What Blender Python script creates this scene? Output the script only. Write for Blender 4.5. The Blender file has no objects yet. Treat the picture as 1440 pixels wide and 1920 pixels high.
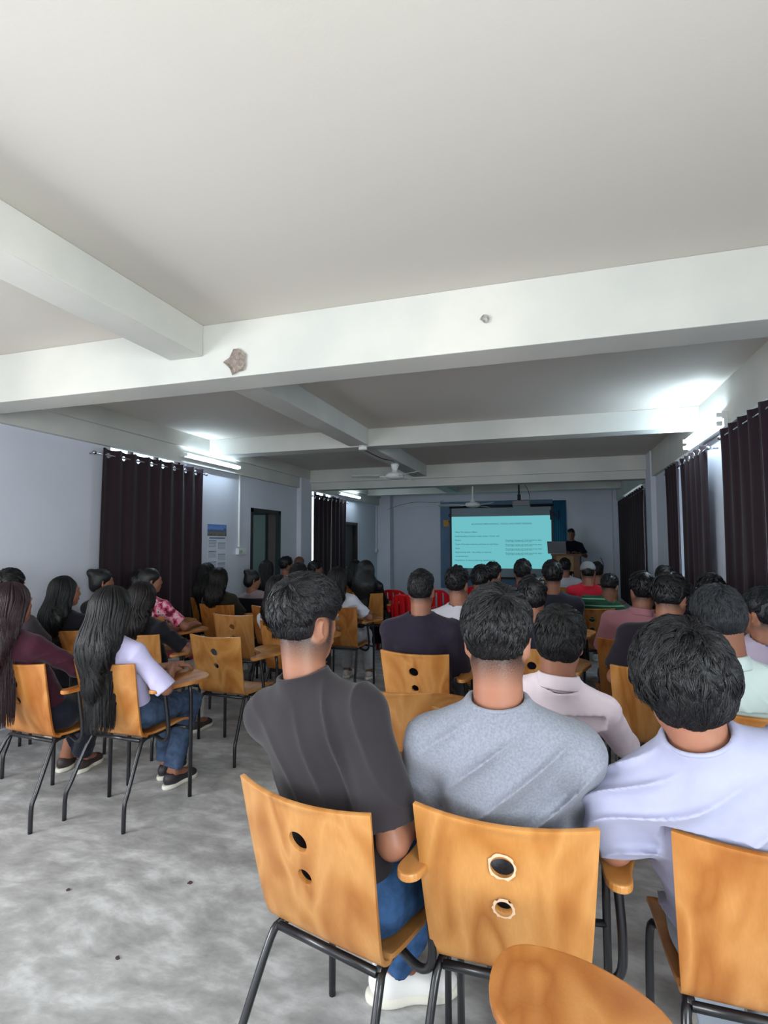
import bpy, bmesh, math, random
import numpy as np
from math import sin, cos, pi, radians, hypot
from mathutils import Vector, Matrix
import openvdb
random.seed(7); RNG = np.random.default_rng(7)
SC = bpy.context.scene; COL = SC.collection

# ---------------------------------------------------------------- camera, world, lights, exposure
YAW, PITCH, ROLL = .302, .0595, -.0027
F_ = Vector((-sin(YAW)*cos(PITCH), cos(YAW)*cos(PITCH), sin(PITCH)))
r_ = Vector((cos(YAW), sin(YAW), 0)); u_ = r_.cross(F_)
r2 = r_*cos(ROLL)+u_*sin(ROLL); u2 = -r_*sin(ROLL)+u_*cos(ROLL)
cd = bpy.data.cameras.new('camera'); cam = bpy.data.objects.new('camera', cd); COL.objects.link(cam)
cd.sensor_fit = 'VERTICAL'; cd.sensor_height = 36; cd.lens = 36*1012/1920; cd.clip_start = .02; cd.clip_end = 200
M = Matrix((r2, u2, -F_)).transposed().to_4x4(); M.translation = (0, 0, 1.5)
cam.matrix_world = M; SC.camera = cam
SC.view_settings.view_transform = 'Standard'; SC.view_settings.look = 'None'
SC.view_settings.gamma = 1; SC.view_settings.use_curve_mapping = False
SC.view_settings.exposure = -0.2

W = bpy.data.worlds.new('sky'); SC.world = W; W.use_nodes = True
wn = W.node_tree.nodes; bg = wn['Background']
bg.inputs[0].default_value = (.80, .90, 1.0, 1); bg.inputs[1].default_value = 5.0

def area(name, loc, aim, sx, sy, power, col=(1, 1, 1)):
    l = bpy.data.lights.new(name, 'AREA'); l.shape = 'RECTANGLE'; l.size = sx; l.size_y = sy
    l.energy = power; l.color = col
    o = bpy.data.objects.new(name, l); COL.objects.link(o); o.location = loc
    o.rotation_euler = Vector(aim).to_track_quat('-Z', 'Y').to_euler(); return o
# daylight through the openings behind the camera
area('daylight_rear_window', (-1.7, -3.45, 1.6), (0, 1, .05), 3.1, 1.35, 18, (1, .985, .96))
area('daylight_right_window', (1.38, -1.2, 1.5), (-1, .25, .0), 2.4, 1.4, 205, (.94, 1, .98))
area('daylight_left_window', (-4.2, -.6, 1.5), (1, .1, .05), 2.5, 1.3, 180, (.95, .97, 1))

# ---------------------------------------------------------------- helpers
def lin(c):
    return tuple(((x/255)/12.92 if x/255 <= .04045 else ((x/255+.055)/1.055)**2.4) for x in c)+(1,)
MATS = {}
def mat(name, rgb, rough=.6, metal=0, spec=.5, emit=None, es=0, bump=None, noise=None, objcol=False, sheen=0, alpha=None):
    if name in MATS: return MATS[name]
    m = bpy.data.materials.new(name); m.use_nodes = True; MATS[name] = m
    nt = m.node_tree; b = nt.nodes['Principled BSDF']; L = nt.links
    b.inputs['Base Color'].default_value = lin(rgb); b.inputs['Roughness'].default_value = rough
    b.inputs['Metallic'].default_value = metal; b.inputs['Specular IOR Level'].default_value = spec
    b.inputs['Sheen Weight'].default_value = sheen
    if emit: b.inputs['Emission Color'].default_value = lin(emit); b.inputs['Emission Strength'].default_value = es
    if alpha is not None: b.inputs['Transmission Weight'].default_value = alpha
    tc = nt.nodes.new('ShaderNodeTexCoord')
    src = None
    if objcol:
        oi = nt.nodes.new('ShaderNodeObjectInfo'); src = oi.outputs['Color']
    if noise:  # (scale, rgb2, lo, hi)
        n = nt.nodes.new('ShaderNodeTexNoise'); n.inputs['Scale'].default_value = noise[0]; n.inputs['Detail'].default_value = 6
        L.new(tc.outputs['Object'], n.inputs['Vector'])
        cr = nt.nodes.new('ShaderNodeMapRange'); cr.inputs[1].default_value = noise[2]; cr.inputs[2].default_value = noise[3]
        L.new(n.outputs[0], cr.inputs[0])
        mx = nt.nodes.new('ShaderNodeMix'); mx.data_type = 'RGBA'
        mx.inputs[6].default_value = lin(rgb); mx.inputs[7].default_value = lin(noise[1]); L.new(cr.outputs[0], mx.inputs[0])
        if src:
            m2 = nt.nodes.new('ShaderNodeMix'); m2.data_type = 'RGBA'; m2.blend_type = 'MULTIPLY'; m2.inputs[0].default_value = 1
            L.new(mx.outputs[2], m2.inputs[6]); L.new(src, m2.inputs[7]); src = m2.outputs[2]
        else: src = mx.outputs[2]
    if src: L.new(src, b.inputs['Base Color'])
    if bump:  # (scale, strength, dist)
        n = nt.nodes.new('ShaderNodeTexNoise'); n.inputs['Scale'].default_value = bump[0]; n.inputs['Detail'].default_value = 4
        L.new(tc.outputs['Object'], n.inputs['Vector'])
        bp = nt.nodes.new('ShaderNodeBump'); bp.inputs['Strength'].default_value = bump[1]; bp.inputs['Distance'].default_value = bump[2]
        L.new(n.outputs[0], bp.inputs['Height']); L.new(bp.outputs[0], b.inputs['Normal'])
    return m

def tag(o, label=None, cat=None, group=None, kind=None):
    if label: o['label'] = label
    if cat: o['category'] = cat
    if group: o['group'] = group
    if kind: o['kind'] = kind
    return o
def empty(name, loc=(0, 0, 0), rz=0, label=None, cat=None, group=None):
    o = bpy.data.objects.new(name, None); COL.objects.link(o); o.location = loc; o.rotation_euler = (0, 0, rz)
    o.empty_display_size = .1
    return tag(o, label, cat, group)
def link(name, me, m=None, parent=None, smooth=False):
    o = bpy.data.objects.new(name, me); COL.objects.link(o)
    if m: me.materials.append(m)
    if parent: o.parent = parent
    if smooth: me.polygons.foreach_set('use_smooth', [True]*len(me.polygons))
    return o
class MB:
    """collects shapes into one mesh"""
    def __init__(s): s.v = []; s.f = []
    def add(s, v, f):
        n = len(s.v); s.v += [tuple(p) for p in v]; s.f += [tuple(i+n for i in q) for q in f]; return s
    def box(s, x0, x1, y0, y1, z0, z1):
        return s.add([(x0,y0,z0),(x1,y0,z0),(x1,y1,z0),(x0,y1,z0),(x0,y0,z1),(x1,y0,z1),(x1,y1,z1),(x0,y1,z1)],
                     [(0,3,2,1),(4,5,6,7),(0,1,5,4),(1,2,6,5),(2,3,7,6),(3,0,4,7)])
    def tube(s, pts, r, n=10, cap=True, closed=False):
        P = [Vector(p) for p in pts]; R = r if hasattr(r, '__len__') else [r]*len(P); V = []; Fc = []
        t0 = (P[1]-P[0]).normalized(); up = Vector((0, 0, 1)) if abs(t0.z) < .9 else Vector((1, 0, 0))
        a = t0.cross(up).normalized()
        m = len(P)
        for i in range(m):
            if closed: t = (P[(i+1) % m]-P[i-1]).normalized()
            else: t = (P[min(i+1, m-1)]-P[max(i-1, 0)]).normalized()
            a = (a-t*a.dot(t)).normalized(); b = t.cross(a)
            for k in range(n):
                th = 2*pi*k/n; V.append(P[i]+(a*cos(th)+b*sin(th))*R[i])
        for i in range(m if closed else m-1):
            j = (i+1) % m
            for k in range(n):
                Fc.append((i*n+k, i*n+(k+1) % n, j*n+(k+1) % n, j*n+k))
        if cap and not closed: Fc += [tuple(range(n))[::-1], tuple((m-1)*n+k for k in range(n))]
        return s.add(V, Fc)
    def lathe(s, prof, c=(0, 0, 0), n=24):
        V = []; Fc = []
        for (r, z) in prof:
            for k in range(n):
                th = 2*pi*k/n; V.append((c[0]+r*cos(th), c[1]+r*sin(th), c[2]+z))
        for i in range(len(prof)-1):
            for k in range(n): Fc.append((i*n+k, i*n+(k+1) % n, (i+1)*n+(k+1) % n, (i+1)*n+k))
        return s.add(V, Fc)
    def prism(s, poly, z0, z1):
        n = len(poly)
        return s.add([(x, y, z0) for x, y in poly]+[(x, y, z1) for x, y in poly],
                     [tuple(range(n))[::-1], tuple(range(n, 2*n))]+[(i, (i+1) % n, n+(i+1) % n, n+i) for i in range(n)])
    def mesh(s, name):
        me = bpy.data.meshes.new(name); me.from_pydata(s.v, [], s.f); me.validate(); me.update(); return me
    def build(s, name, m, parent=None, smooth=False, bevel=0):
        me = s.mesh(name)
        if bevel:
            bm = bmesh.new(); bm.from_mesh(me)
            bmesh.ops.remove_doubles(bm, verts=bm.verts, dist=1e-5)
            bmesh.ops.recalc_face_normals(bm, faces=bm.faces)
            es = [e for e in bm.edges if len(e.link_faces) == 2 and e.calc_face_angle(0) > .6]
            bmesh.ops.bevel(bm, geom=es, offset=bevel, segments=2, profile=.6, affect='EDGES', clamp_overlap=True)
            bm.to_mesh(me); bm.free()
        return link(name, me, m, parent, smooth)
def spline(P, n=8, closed=False):
    P = [np.array(p, float) for p in P]; out = []; m = len(P)
    for i in range(m if closed else m-1):
        g = lambda j: P[j % m] if closed else P[min(max(j, 0), m-1)]
        p0, p1, p2, p3 = g(i-1), g(i), g(i+1), g(i+2)
        for k in range(n):
            t = k/n
            out.append(.5*((2*p1)+(-p0+p2)*t+(2*p0-5*p1+4*p2-p3)*t*t+(-p0+3*p1-3*p2+p3)*t**3))
    if not closed: out.append(P[-1])
    return [tuple(map(float, p)) for p in out]
def dup(root, loc=None, rz=None):
    def cp(o, par):
        c = o.copy(); COL.objects.link(c); c.parent = par
        for ch in [q for q in o.children]: cp(ch, c)
        return c
    c = cp(root, None)
    if loc is not None: c.location = loc
    if rz is not None: c.rotation_euler = (0, 0, rz)
    return c

# ---------------------------------------------------------------- materials
PAINT = mat('wall_paint', (216, 219, 230), .55, spec=.25, noise=(1.3, (208, 211, 222), .35, .7), bump=(60, .08, .004))
CEIL = mat('ceiling_paint', (206, 200, 192), .8, spec=.1, noise=(.9, (206, 200, 190), .35, .7), bump=(90, .1, .003))
BEAM = mat('beam_paint', (192, 193, 188), .7, spec=.15, noise=(1.1, (214, 212, 204), .35, .7), bump=(70, .1, .003))
BLACK = mat('black_steel', (26, 27, 32), .28, spec=.6)
STEEL = mat('bright_steel', (190, 192, 196), .2, metal=1)
WHITEP = mat('white_plastic', (225, 226, 224), .35)
CURT = mat('curtain_cloth', (50, 38, 44), .9, spec=.1, bump=(300, .15, .001), sheen=.1)
REDP = mat('red_plastic', (205, 16, 28), .3, spec=.5)
BLKP = mat('black_plastic', (28, 29, 36), .5)
DARKW = mat('dark_wood', (46, 34, 32), .5, noise=(6, (32, 24, 24), .3, .7))
def wood_mat():
    m = bpy.data.materials.new('honey_plywood'); m.use_nodes = True; nt = m.node_tree; L = nt.links; N = nt.nodes
    b = N['Principled BSDF']; b.inputs['Roughness'].default_value = .34; b.inputs['Specular IOR Level'].default_value = .45
    tc = N.new('ShaderNodeTexCoord'); oi = N.new('ShaderNodeObjectInfo')
    add = N.new('ShaderNodeVectorMath'); add.operation = 'ADD'
    sc = N.new('ShaderNodeVectorMath'); sc.operation = 'SCALE'; sc.inputs['Scale'].default_value = 9
    cx = N.new('ShaderNodeCombineXYZ'); L.new(oi.outputs['Random'], cx.inputs[0]); L.new(oi.outputs['Random'], cx.inputs[2])
    L.new(cx.outputs[0], sc.inputs[0]); L.new(tc.outputs['Object'], add.inputs[0]); L.new(sc.outputs[0], add.inputs[1])
    mp = N.new('ShaderNodeMapping'); mp.inputs['Scale'].default_value = (2.6, 1.2, 1.0); L.new(add.outputs[0], mp.inputs[0])
    n1 = N.new('ShaderNodeTexNoise'); n1.inputs['Scale'].default_value = 2.6; n1.inputs['Detail'].default_value = 2; n1.inputs['Distortion'].default_value = .6
    L.new(mp.outputs[0], n1.inputs['Vector'])
    mul = N.new('ShaderNodeMath'); mul.operation = 'MULTIPLY'; mul.inputs[1].default_value = 6; L.new(n1.outputs[0], mul.inputs[0])
    fr = N.new('ShaderNodeMath'); fr.operation = 'PINGPONG'; fr.inputs[1].default_value = 1; L.new(mul.outputs[0], fr.inputs[0])
    r1 = N.new('ShaderNodeValToRGB'); e = r1.color_ramp.elements
    e[0].position = .0; e[0].color = lin((158, 98, 42)); e[1].position = 1; e[1].color = lin((192, 138, 80))
    e2 = e.new(.5); e2.color = lin((177, 120, 62)); L.new(fr.outputs[0], r1.inputs[0])
    mp2 = N.new('ShaderNodeMapping'); mp2.inputs['Scale'].default_value = (160, 160, 6); L.new(add.outputs[0], mp2.inputs[0])
    n2 = N.new('ShaderNodeTexNoise'); n2.inputs['Scale'].default_value = 1; n2.inputs['Detail'].default_value = 2; L.new(mp2.outputs[0], n2.inputs['Vector'])
    r2_ = N.new('ShaderNodeMapRange'); r2_.inputs[3].default_value = .88; r2_.inputs[4].default_value = 1.08; L.new(n2.outputs[0], r2_.inputs[0])
    mx = N.new('ShaderNodeMix'); mx.data_type = 'RGBA'; mx.blend_type = 'MULTIPLY'; mx.inputs[0].default_value = 1
    L.new(r1.outputs[0], mx.inputs[6]); L.new(r2_.outputs[0], mx.inputs[7])
    m2 = N.new('ShaderNodeMix'); m2.data_type = 'RGBA'; m2.blend_type = 'MULTIPLY'; m2.inputs[0].default_value = 1
    L.new(mx.outputs[2], m2.inputs[6]); L.new(oi.outputs['Color'], m2.inputs[7]); L.new(m2.outputs[2], b.inputs['Base Color'])
    return m
WOOD = wood_mat()
def floor_mat():
    m = bpy.data.materials.new('polished_concrete'); m.use_nodes = True; nt = m.node_tree; L = nt.links; N = nt.nodes
    b = N['Principled BSDF']; tc = N.new('ShaderNodeTexCoord')
    n0 = N.new('ShaderNodeTexNoise'); n0.inputs['Scale'].default_value = 1.6; n0.inputs['Detail'].default_value = 3
    L.new(tc.outputs['Object'], n0.inputs['Vector'])
    add = N.new('ShaderNodeVectorMath'); add.operation = 'MULTIPLY_ADD'; add.inputs[1].default_value = (.22, .22, .22)
    L.new(n0.outputs['Color'], add.inputs[0]); L.new(tc.outputs['Object'], add.inputs[2])
    n1 = N.new('ShaderNodeTexNoise'); n1.inputs['Scale'].default_value = 6.5; n1.inputs['Detail'].default_value = 9; n1.inputs['Roughness'].default_value = .62
    mp = N.new('ShaderNodeMapping'); mp.inputs['Scale'].default_value = (.8, 1.5, 1); mp.inputs['Rotation'].default_value = (0, 0, .5)
    L.new(add.outputs[0], mp.inputs[0]); L.new(mp.outputs[0], n1.inputs['Vector'])
    r = N.new('ShaderNodeValToRGB'); e = r.color_ramp.elements
    e[0].position = .34; e[0].color = lin((146, 147, 146)); e[1].position = .70; e[1].color = lin((206, 207, 208))
    e.new(.5).color = lin((170, 170, 170)); L.new(n1.outputs[0], r.inputs[0]); L.new(r.outputs[0], b.inputs['Base Color'])
    rr = N.new('ShaderNodeMapRange'); rr.inputs[3].default_value = .36; rr.inputs[4].default_value = .6; L.new(n1.outputs[0], rr.inputs[0])
    L.new(rr.outputs[0], b.inputs['Roughness']); b.inputs['Specular IOR Level'].default_value = .35
    bp = N.new('ShaderNodeBump'); bp.inputs['Strength'].default_value = .12; bp.inputs['Distance'].default_value = .004
    L.new(n1.outputs[0], bp.inputs['Height']); L.new(bp.outputs[0], b.inputs['Normal'])
    return m
FLOOR = floor_mat()

# ---------------------------------------------------------------- the room
XL, XR, YB, YF, H = -4.3, 1.45, -3.5, 13.5, 2.85
Y1, Y1b, Y2, Y3, Y4 = 2.78, 3.03, 5.92, 9.02, 12.1
def struct(name, mb, m, bevel=0):
    o = mb.build(name, m, None, bevel=bevel); o['kind'] = 'structure'; return o
struct('floor', MB().box(XL-.2, XR+.2, YB-.2, YF+.2, -.1, 0), FLOOR)
struct('ceiling', MB().box(XL-.2, XR+.2, YB-.2, YF+.2, H, H+.12), CEIL)
def wall_x(name, x0, x1, holes):
    mb = MB(); y = YB-.2
    for (a, b, z0, z1) in sorted(holes):
        mb.box(x0, x1, y, a, 0, H)
        if z0 > 0: mb.box(x0, x1, a, b, 0, z0)
        mb.box(x0, x1, a, b, z1, H); y = b
    mb.box(x0, x1, y, YF+.2, 0, H); struct(name, mb, PAINT)
wall_x('wall_left', XL-.2, XL, [(-1.9, .7, .9, 2.3), (4.4, 5.60, .9, 2.62), (7.1, 8.02, 0, 2.05), (9.2, 10.55, .9, 2.62), (10.86, 11.72, 0, 1.99)])
wall_x('wall_right', XR, XR+.2, [(-2.5, .1, .9, 2.4), (3.5, 4.80, .9, 2.60), (6.0, 7.15, .9, 2.60), (9.75, 12.1, .9, 2.60)])
struct('wall_back', MB().box(XL-.2, -3.3, YB-.2, YB, 0, H).box(-.1, XR+.2, YB-.2, YB, 0, H).box(-3.3, -.1, YB-.2, YB, 2.3, H).box(-3.3, -.1, YB-.2, YB, 0, .9), PAINT)
struct('wall_front', MB().box(XL-.2, XR+.2, YF, YF+.2, 0, H), PAINT)
# beams: grid of deep ribs under the slab
struct('beam_near', MB().box(XL, XR, Y1, Y1b, 2.506, H), BEAM, .006)
struct('beam_second', MB().box(XL, XR, Y2, Y2+.24, 2.642, H), BEAM, .006)
struct('beam_third', MB().box(XL, XR, Y3, Y3+.25, 2.49, H).box(XL, XR, Y3-.05, Y3, 2.62, H), BEAM, .006)
struct('beam_fourth', MB().box(XL, XR, Y4+.1, Y4+.3, 2.66, H), BEAM, .006)
struct('beam_long', MB().box(-2.27, -2.03, YB, Y1, 2.654, H).box(-2.27, -2.03, Y1b, Y2, 2.654, H)
       .box(-2.27, -2.03, Y2+.24, Y3-.05, 2.654, H).box(-2.27, -2.03, Y3+.25, Y4+.1, 2.654, H), BEAM, .006)
struct('beam_left_wall', MB().box(XL, XL+.06, YB, YF, 2.495, 2.68).box(XL, XL+.10, YB, YF, 2.68, H), BEAM)
struct('beam_right_wall', MB().box(XR-.05, XR, YB, YF, 2.475, H), BEAM)
struct('pillar_left', MB().box(XL, XL+.09, 8.62, 9.06, 0, H), PAINT, .004)
struct('pillar_right', MB().box(XR-.07, XR, 8.62, 9.08, 0, H), PAINT, .004)
struct('pillar_front_left', MB().box(XL, -3.95, 13.2, YF, 0, H), PAINT, .004)
struct('pillar_front_right', MB().box(XR-.12, XR, 13.2, YF, 0, H), PAINT, .004)
struct('trim_front', MB().box(-3.95, XR, YF-.04, YF, 2.46, 2.56), PAINT)
struct('dais', MB().box(-.6, XR-.12, 11.4, YF, 0, .15), mat('dais_cement', (150, 148, 144), .6))
# windows behind the curtains and behind the camera: frame, bars and panes set in the openings
GLASS = mat('window_glass', (235, 245, 250), .05, alpha=1.0)
FRAME = mat('window_frame_paint', (96, 84, 80), .5)
def window(n, x, y0, y1, z0, z1):
    f = MB(); t = .05
    f.box(x-.03, x+.03, y0, y0+t, z0, z1).box(x-.03, x+.03, y1-t, y1, z0, z1).box(x-.03, x+.03, y0, y1, z0, z0+t).box(x-.03, x+.03, y0, y1, z1-t, z1)
    k = 3
    for i in range(1, k): yy = y0+(y1-y0)*i/k; f.box(x-.025, x+.025, yy-.02, yy+.02, z0, z1)
    o = struct('window_%d' % n, f, FRAME)
    g = MB().box(x-.003, x+.003, y0+t, y1-t, z0+t, z1-t).build('pane', GLASS, o)
for i, (x, a) in enumerate([(XL-.12, (-1.9, .7, .9, 2.3)), (XL-.12, (4.4, 5.60, .9, 2.62)), (XL-.12, (9.2, 10.55, .9, 2.62)),
                            (XR+.12, (-2.5, .1, .9, 2.4)), (XR+.12, (3.5, 4.80, .9, 2.60)), (XR+.12, (6.0, 7.15, .9, 2.60)), (XR+.12, (9.75, 12.1, .9, 2.60))]):
    window(i+1, x, *a)
# door 1: dark frame, leaf standing open into a dim green corridor room; door 2: shut brown door
GREEN = mat('corridor_green', (70, 104, 100), .8)
struct('corridor', MB().box(XL-1.6, XL-1.5, 6.6, 9.0, 0, 2.4).box(XL-1.6, XL-.2, 6.5, 6.6, 0, 2.4).box(XL-1.6, XL-.2, 8.95, 9.05, 0, 2.4)
       .box(XL-1.6, XL-.2, 6.5, 9.05, 2.4, 2.45).box(XL-1.6, XL-.2, 6.5, 9.05, -.05, 0), GREEN)
def door(n, y0, y1, z, leaf_open):
    f = MB().box(XL-.16, XL+.012, y0, y0+.06, 0, z).box(XL-.16, XL+.012, y1-.06, y1, 0, z).box(XL-.16, XL+.012, y0, y1, z-.06, z)
    o = struct('door_%d' % n, f, DARKW)
    if leaf_open:
        lf = MB().box(XL-.95, XL-.15, y1-.23, y1-.185, .01, z-.07)
    else:
        lf = MB().box(XL-.10, XL-.06, y0+.06, y1-.06, .01, z-.06)
        for zz in (.2, 1.1): lf.box(XL-.065, XL-.05, y0+.18, y1-.18, zz, zz+.7)
    if leaf_open: f2 = MB().box(XL-.16, XL+.012, y1-.18, y1-.06, 0, z-.06).build('jamb', DARKW, o)
    l = lf.build('door_leaf', mat('door_leaf_teal', (64, 92, 92), .5) if leaf_open else mat('door_leaf_brown', (58, 42, 36), .5, noise=(7, (44, 32, 28), .3, .7)), o)
    hd = MB().tube([(XL-.03, y0+.12, 1.0), (XL-.005, y0+.12, 1.0), (XL-.005, y0+.2, 1.0)], .01) if not leaf_open else MB().tube([(XL-.85, y1-.22, 1.0), (XL-.85, y1-.26, 1.0), (XL-.75, y1-.26, 1.0)], .01)
    hd.build('door_handle', STEEL, l)
door(1, 7.1, 8.02, 2.05, True); door(2, 10.86, 11.72, 1.99, False)

area('corridor_fill', (XL-.9, 6.7, 1.6), (0, 1, 0), .8, 1.4, 5, (.85, .95, 1))  # added fill lamp brightening the corridor behind the open door; no window there
# broken plaster patches on the near beam
def patch(name, cx, cz, s, label, n=14, seed=1, cols=((150, 140, 130), (128, 112, 106)), mn='broken_plaster'):
    R = random.Random(seed); poly = []
    for i in range(n):
        a = 2*pi*i/n; r = s*(.6+.5*R.random()); poly.append((cx+r*cos(a)*1.05, cz+r*sin(a)))
    v = [(x, Y1-.0015, z) for x, z in poly]; vi = [(cx+(x-cx)*.82, Y1+.008, cz+(z-cz)*.82) for x, z in poly]
    vi2 = [(cx+(x-cx)*.45+R.uniform(-.2, .2)*s*.3, Y1-.003+R.uniform(0, .008), cz+(z-cz)*.45) for x, z in poly]
    rim = [(x+(x-cx)*.06, Y1-.004, z+(z-cz)*.06) for x, z in poly]
    mb = MB(); mb.add(rim+v+vi+vi2+[(cx, Y1-.002, cz)], [(k*n+i, k*n+(i+1) % n, (k+1)*n+(i+1) % n, (k+1)*n+i) for k in range(3) for i in range(n)]+[(3*n+i, 3*n+(i+1) % n, 4*n) for i in range(n)])
    # sit just proud of the face so the ragged crater reads
    for i in range(len(mb.v)): x, y, z = mb.v[i]; mb.v[i] = (x, y-.009, z)
    o = mb.build(name, mat(mn, cols[0], .95, noise=(45, cols[1], .4, .6), bump=(80, .8, .01)))
    tag(o, label, 'plaster patch')
patch('plaster_patch', -1.79, 2.60, .078, 'ragged broken plaster patch on the near ceiling beam', seed=3)
patch('plaster_chip', -.31, 2.665, .022, 'small chipped paint mark right of centre on the near ceiling beam', seed=5, n=10, cols=((186, 184, 180), (160, 156, 154)), mn='flaked_paint')

# ---------------------------------------------------------------- curtains
RING = mat('eyelet_chrome', (200, 200, 205), .2, metal=1)
def curtain(name, x, y0, y1, zb, zt, n_eye, side, label, flare=0.0, seed=0, gap=None, slit=False):
    """side=+1: room lies towards +x. one cloth panel with eyelet holes near the top"""
    o = empty(name, (x, (y0+y1)/2, zb), 0, label, 'curtain', 'dark eyelet curtains over the windows')
    R = random.Random(seed); ph = R.random()*6
    Wd = y1-y0; ny = n_eye*28; nz = 46; mb = MB()
    zs = [0]+[(i/nz)**1.0 for i in range(1, nz+1)]
    zrows = list(np.concatenate([np.linspace(0, .93, 26), np.linspace(.935, 1, 20)]))
    ht = zt-zb; V = []
    per = Wd/n_eye
    ex = [(-Wd/2+(i+.5)*per) for i in range(n_eye)]
    for zf in zrows:
        for j in range(ny+1):
            yy = -Wd/2+Wd*j/ny
            amp = .012+.012*zf**6
            off = amp*sin(2*pi*(yy/per)*1.0+pi/2)+.008*(1-zf)*sin(yy*23+ph)+.006*sin(yy*51+ph*2+zf*2)*(1-zf)
            sp = 1+flare*(1-zf)**1.5*.5
            lift = .007*sin(2*pi*yy/per)*(zf > .9)
            V.append((side*(.035+off), yy*sp, ht*zf+lift))
    Fc = []; er = .026; zc = ht-.062
    for i in range(len(zrows)-1):
        for j in range(ny):
            q = (i*(ny+1)+j, i*(ny+1)+j+1, (i+1)*(ny+1)+j+1, (i+1)*(ny+1)+j)
            c = [sum(V[k][a] for k in q)/4 for a in range(3)]
            if any((c[1]-e)**2+(c[2]-zc)**2 < er*er for e in ex): continue
            Fc.append(q)
    mb.add(V, Fc)
    p = mb.build('cloth', CURT, o, True)
    sm = p.modifiers.new('thick', 'SOLIDIFY'); sm.thickness = .003
    for e in ex:
        j = int(round((e+Wd/2)/Wd*ny)); off = .022*sin(2*pi*(e/per)+pi/2)
        slope = .022*2*pi/per*cos(2*pi*(e/per)+pi/2)
        t = MB(); pts = []
        for k in range(16):
            a = 2*pi*k/16; dy = .027*cos(a); pts.append((side*(.035+off+slope*dy+.002), e+dy, zc+.027*sin(a)))
        t.tube(pts, .0045, 6, closed=True).build('eyelet', RING, o, True)
    return o
def rod(x, y0, y1, z, label):
    o = empty('curtain_rod', (x, y0, z), 0, label, 'curtain rod', 'curtain rods on the side walls')
    MB().tube([(0, 0, 0), (0, y1-y0, 0)], .009, 10).build('rod', STEEL, o, True)
    s = 1 if x < 0 else -1
    for yy in (0.02, y1-y0-.02):
        MB().tube([(0, yy, 0), (-s*(abs((XL if x < 0 else XR)-x)), yy, 0)], .008, 8).build('bracket', STEEL, o, True)
        MB().lathe([(0, -.02), (.02, -.012), (.024, 0), (.02, .012), (0, .02)], (0, yy+(.03 if yy > .1 else -.03), 0), 12).build('finial', STEEL, o, True)
curtain('curtain', XL+.05, 4.20, 5.02, .35, 2.455, 4, 1, 'near half of the dark curtain pair right of the bare left wall', 0.03, 1)
curtain('curtain', XL+.05, 5.00, 5.79, .35, 2.455, 4, 1, 'far half of the dark curtain pair, left of the wall calendar', 0.02, 2)
rod(XL+.085, 4.12, 5.87, 2.393, 'steel curtain rod on the left wall above the curtain pair beside the calendar')
curtain('curtain', XL+.05, 9.14, 9.95, .35, 2.44, 4, 1, 'near half of the far left curtain pair, just past the left pillar', 0, 3)
curtain('curtain', XL+.05, 9.97, 10.76, .35, 2.455, 4, 1, 'far half of the far left curtain pair, beside the shut door', 0, 4)
rod(XL+.085, 9.08, 10.84, 2.393, 'steel curtain rod above the far left curtain pair')
curtain('curtain', XR-.05, 3.3, 4.15, .35, 2.445, 4, -1, 'dark curtain on the right wall cut off by the right edge of the photo', 0, 5)
curtain('curtain', XR-.05, 4.16, 5.04, .35, 2.445, 4, -1, 'large dark curtain nearest on the right wall, just before the tube light', 0.06, 6)
rod(XR-.085, 3.25, 5.12, 2.383, 'steel curtain rod on the right wall above the nearest curtain')
curtain('curtain', XR-.05, 5.62, 6.62, .35, 2.42, 5, -1, 'wider half of the middle right curtain pair, under the tube light', 0.02, 7)
curtain('curtain', XR-.05, 6.74, 7.34, .35, 2.42, 4, -1, 'narrow half of the middle right curtain pair, past the pinkish gap', -.15, 8)
rod(XR-.085, 5.5, 7.42, 2.358, 'steel curtain rod above the middle right curtain pair')
curtain('curtain', XR-.05, 9.22, 12.4, .35, 2.40, 12, -1, 'farthest dark curtain on the right wall near the speaker', 0, 9)
rod(XR-.085, 9.15, 12.5, 2.338, 'steel curtain rod above the farthest right curtain')

# ---------------------------------------------------------------- tube lights
TUBE = mat('lit_tube', (255, 255, 255), .5, emit=(214, 238, 255), es=78)
def tube_light(x, y0, y1, z, label, s=1, double=False):
    o = empty('tube_light', (x, y0, z), 0, label, 'tube light', 'fluorescent tube lights on the wall beams')
    L = y1-y0
    MB().box(0 if s > 0 else -.045, .045 if s > 0 else 0, 0, L, -.03, .03).build('batten', WHITEP, o, bevel=.004)
    for k, zz in enumerate((0, -.07) if double else (0,)):
        MB().tube([(s*.062, .035, zz), (s*.062, L-.035, zz)], .013, 12).build('tube', TUBE, o, True)
        for yy in (0.005, L-.035):
            MB().box(min(s*.04, s*.08), max(s*.04, s*.08), yy, yy+.03, zz-.018, zz+.018).build('lamp_holder', WHITEP, o)
    if double: MB().box(-.03 if s < 0 else 0, 0 if s < 0 else .03, 0, L, -.1, -.03).build('lower_batten', WHITEP, o, bevel=.004)
tube_light(XL+.06, 5.4, 6.62, 2.58, 'lit tube light on the left wall above the calendar end of the curtain')
tube_light(XL+.06, 10.35, 11.6, 2.56, 'lit tube light on the far left above the shut door')
tube_light(XR-.05, 5.03, 6.28, 2.56, 'lit double tube light on the right wall above the middle curtains', -1, True)

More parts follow.
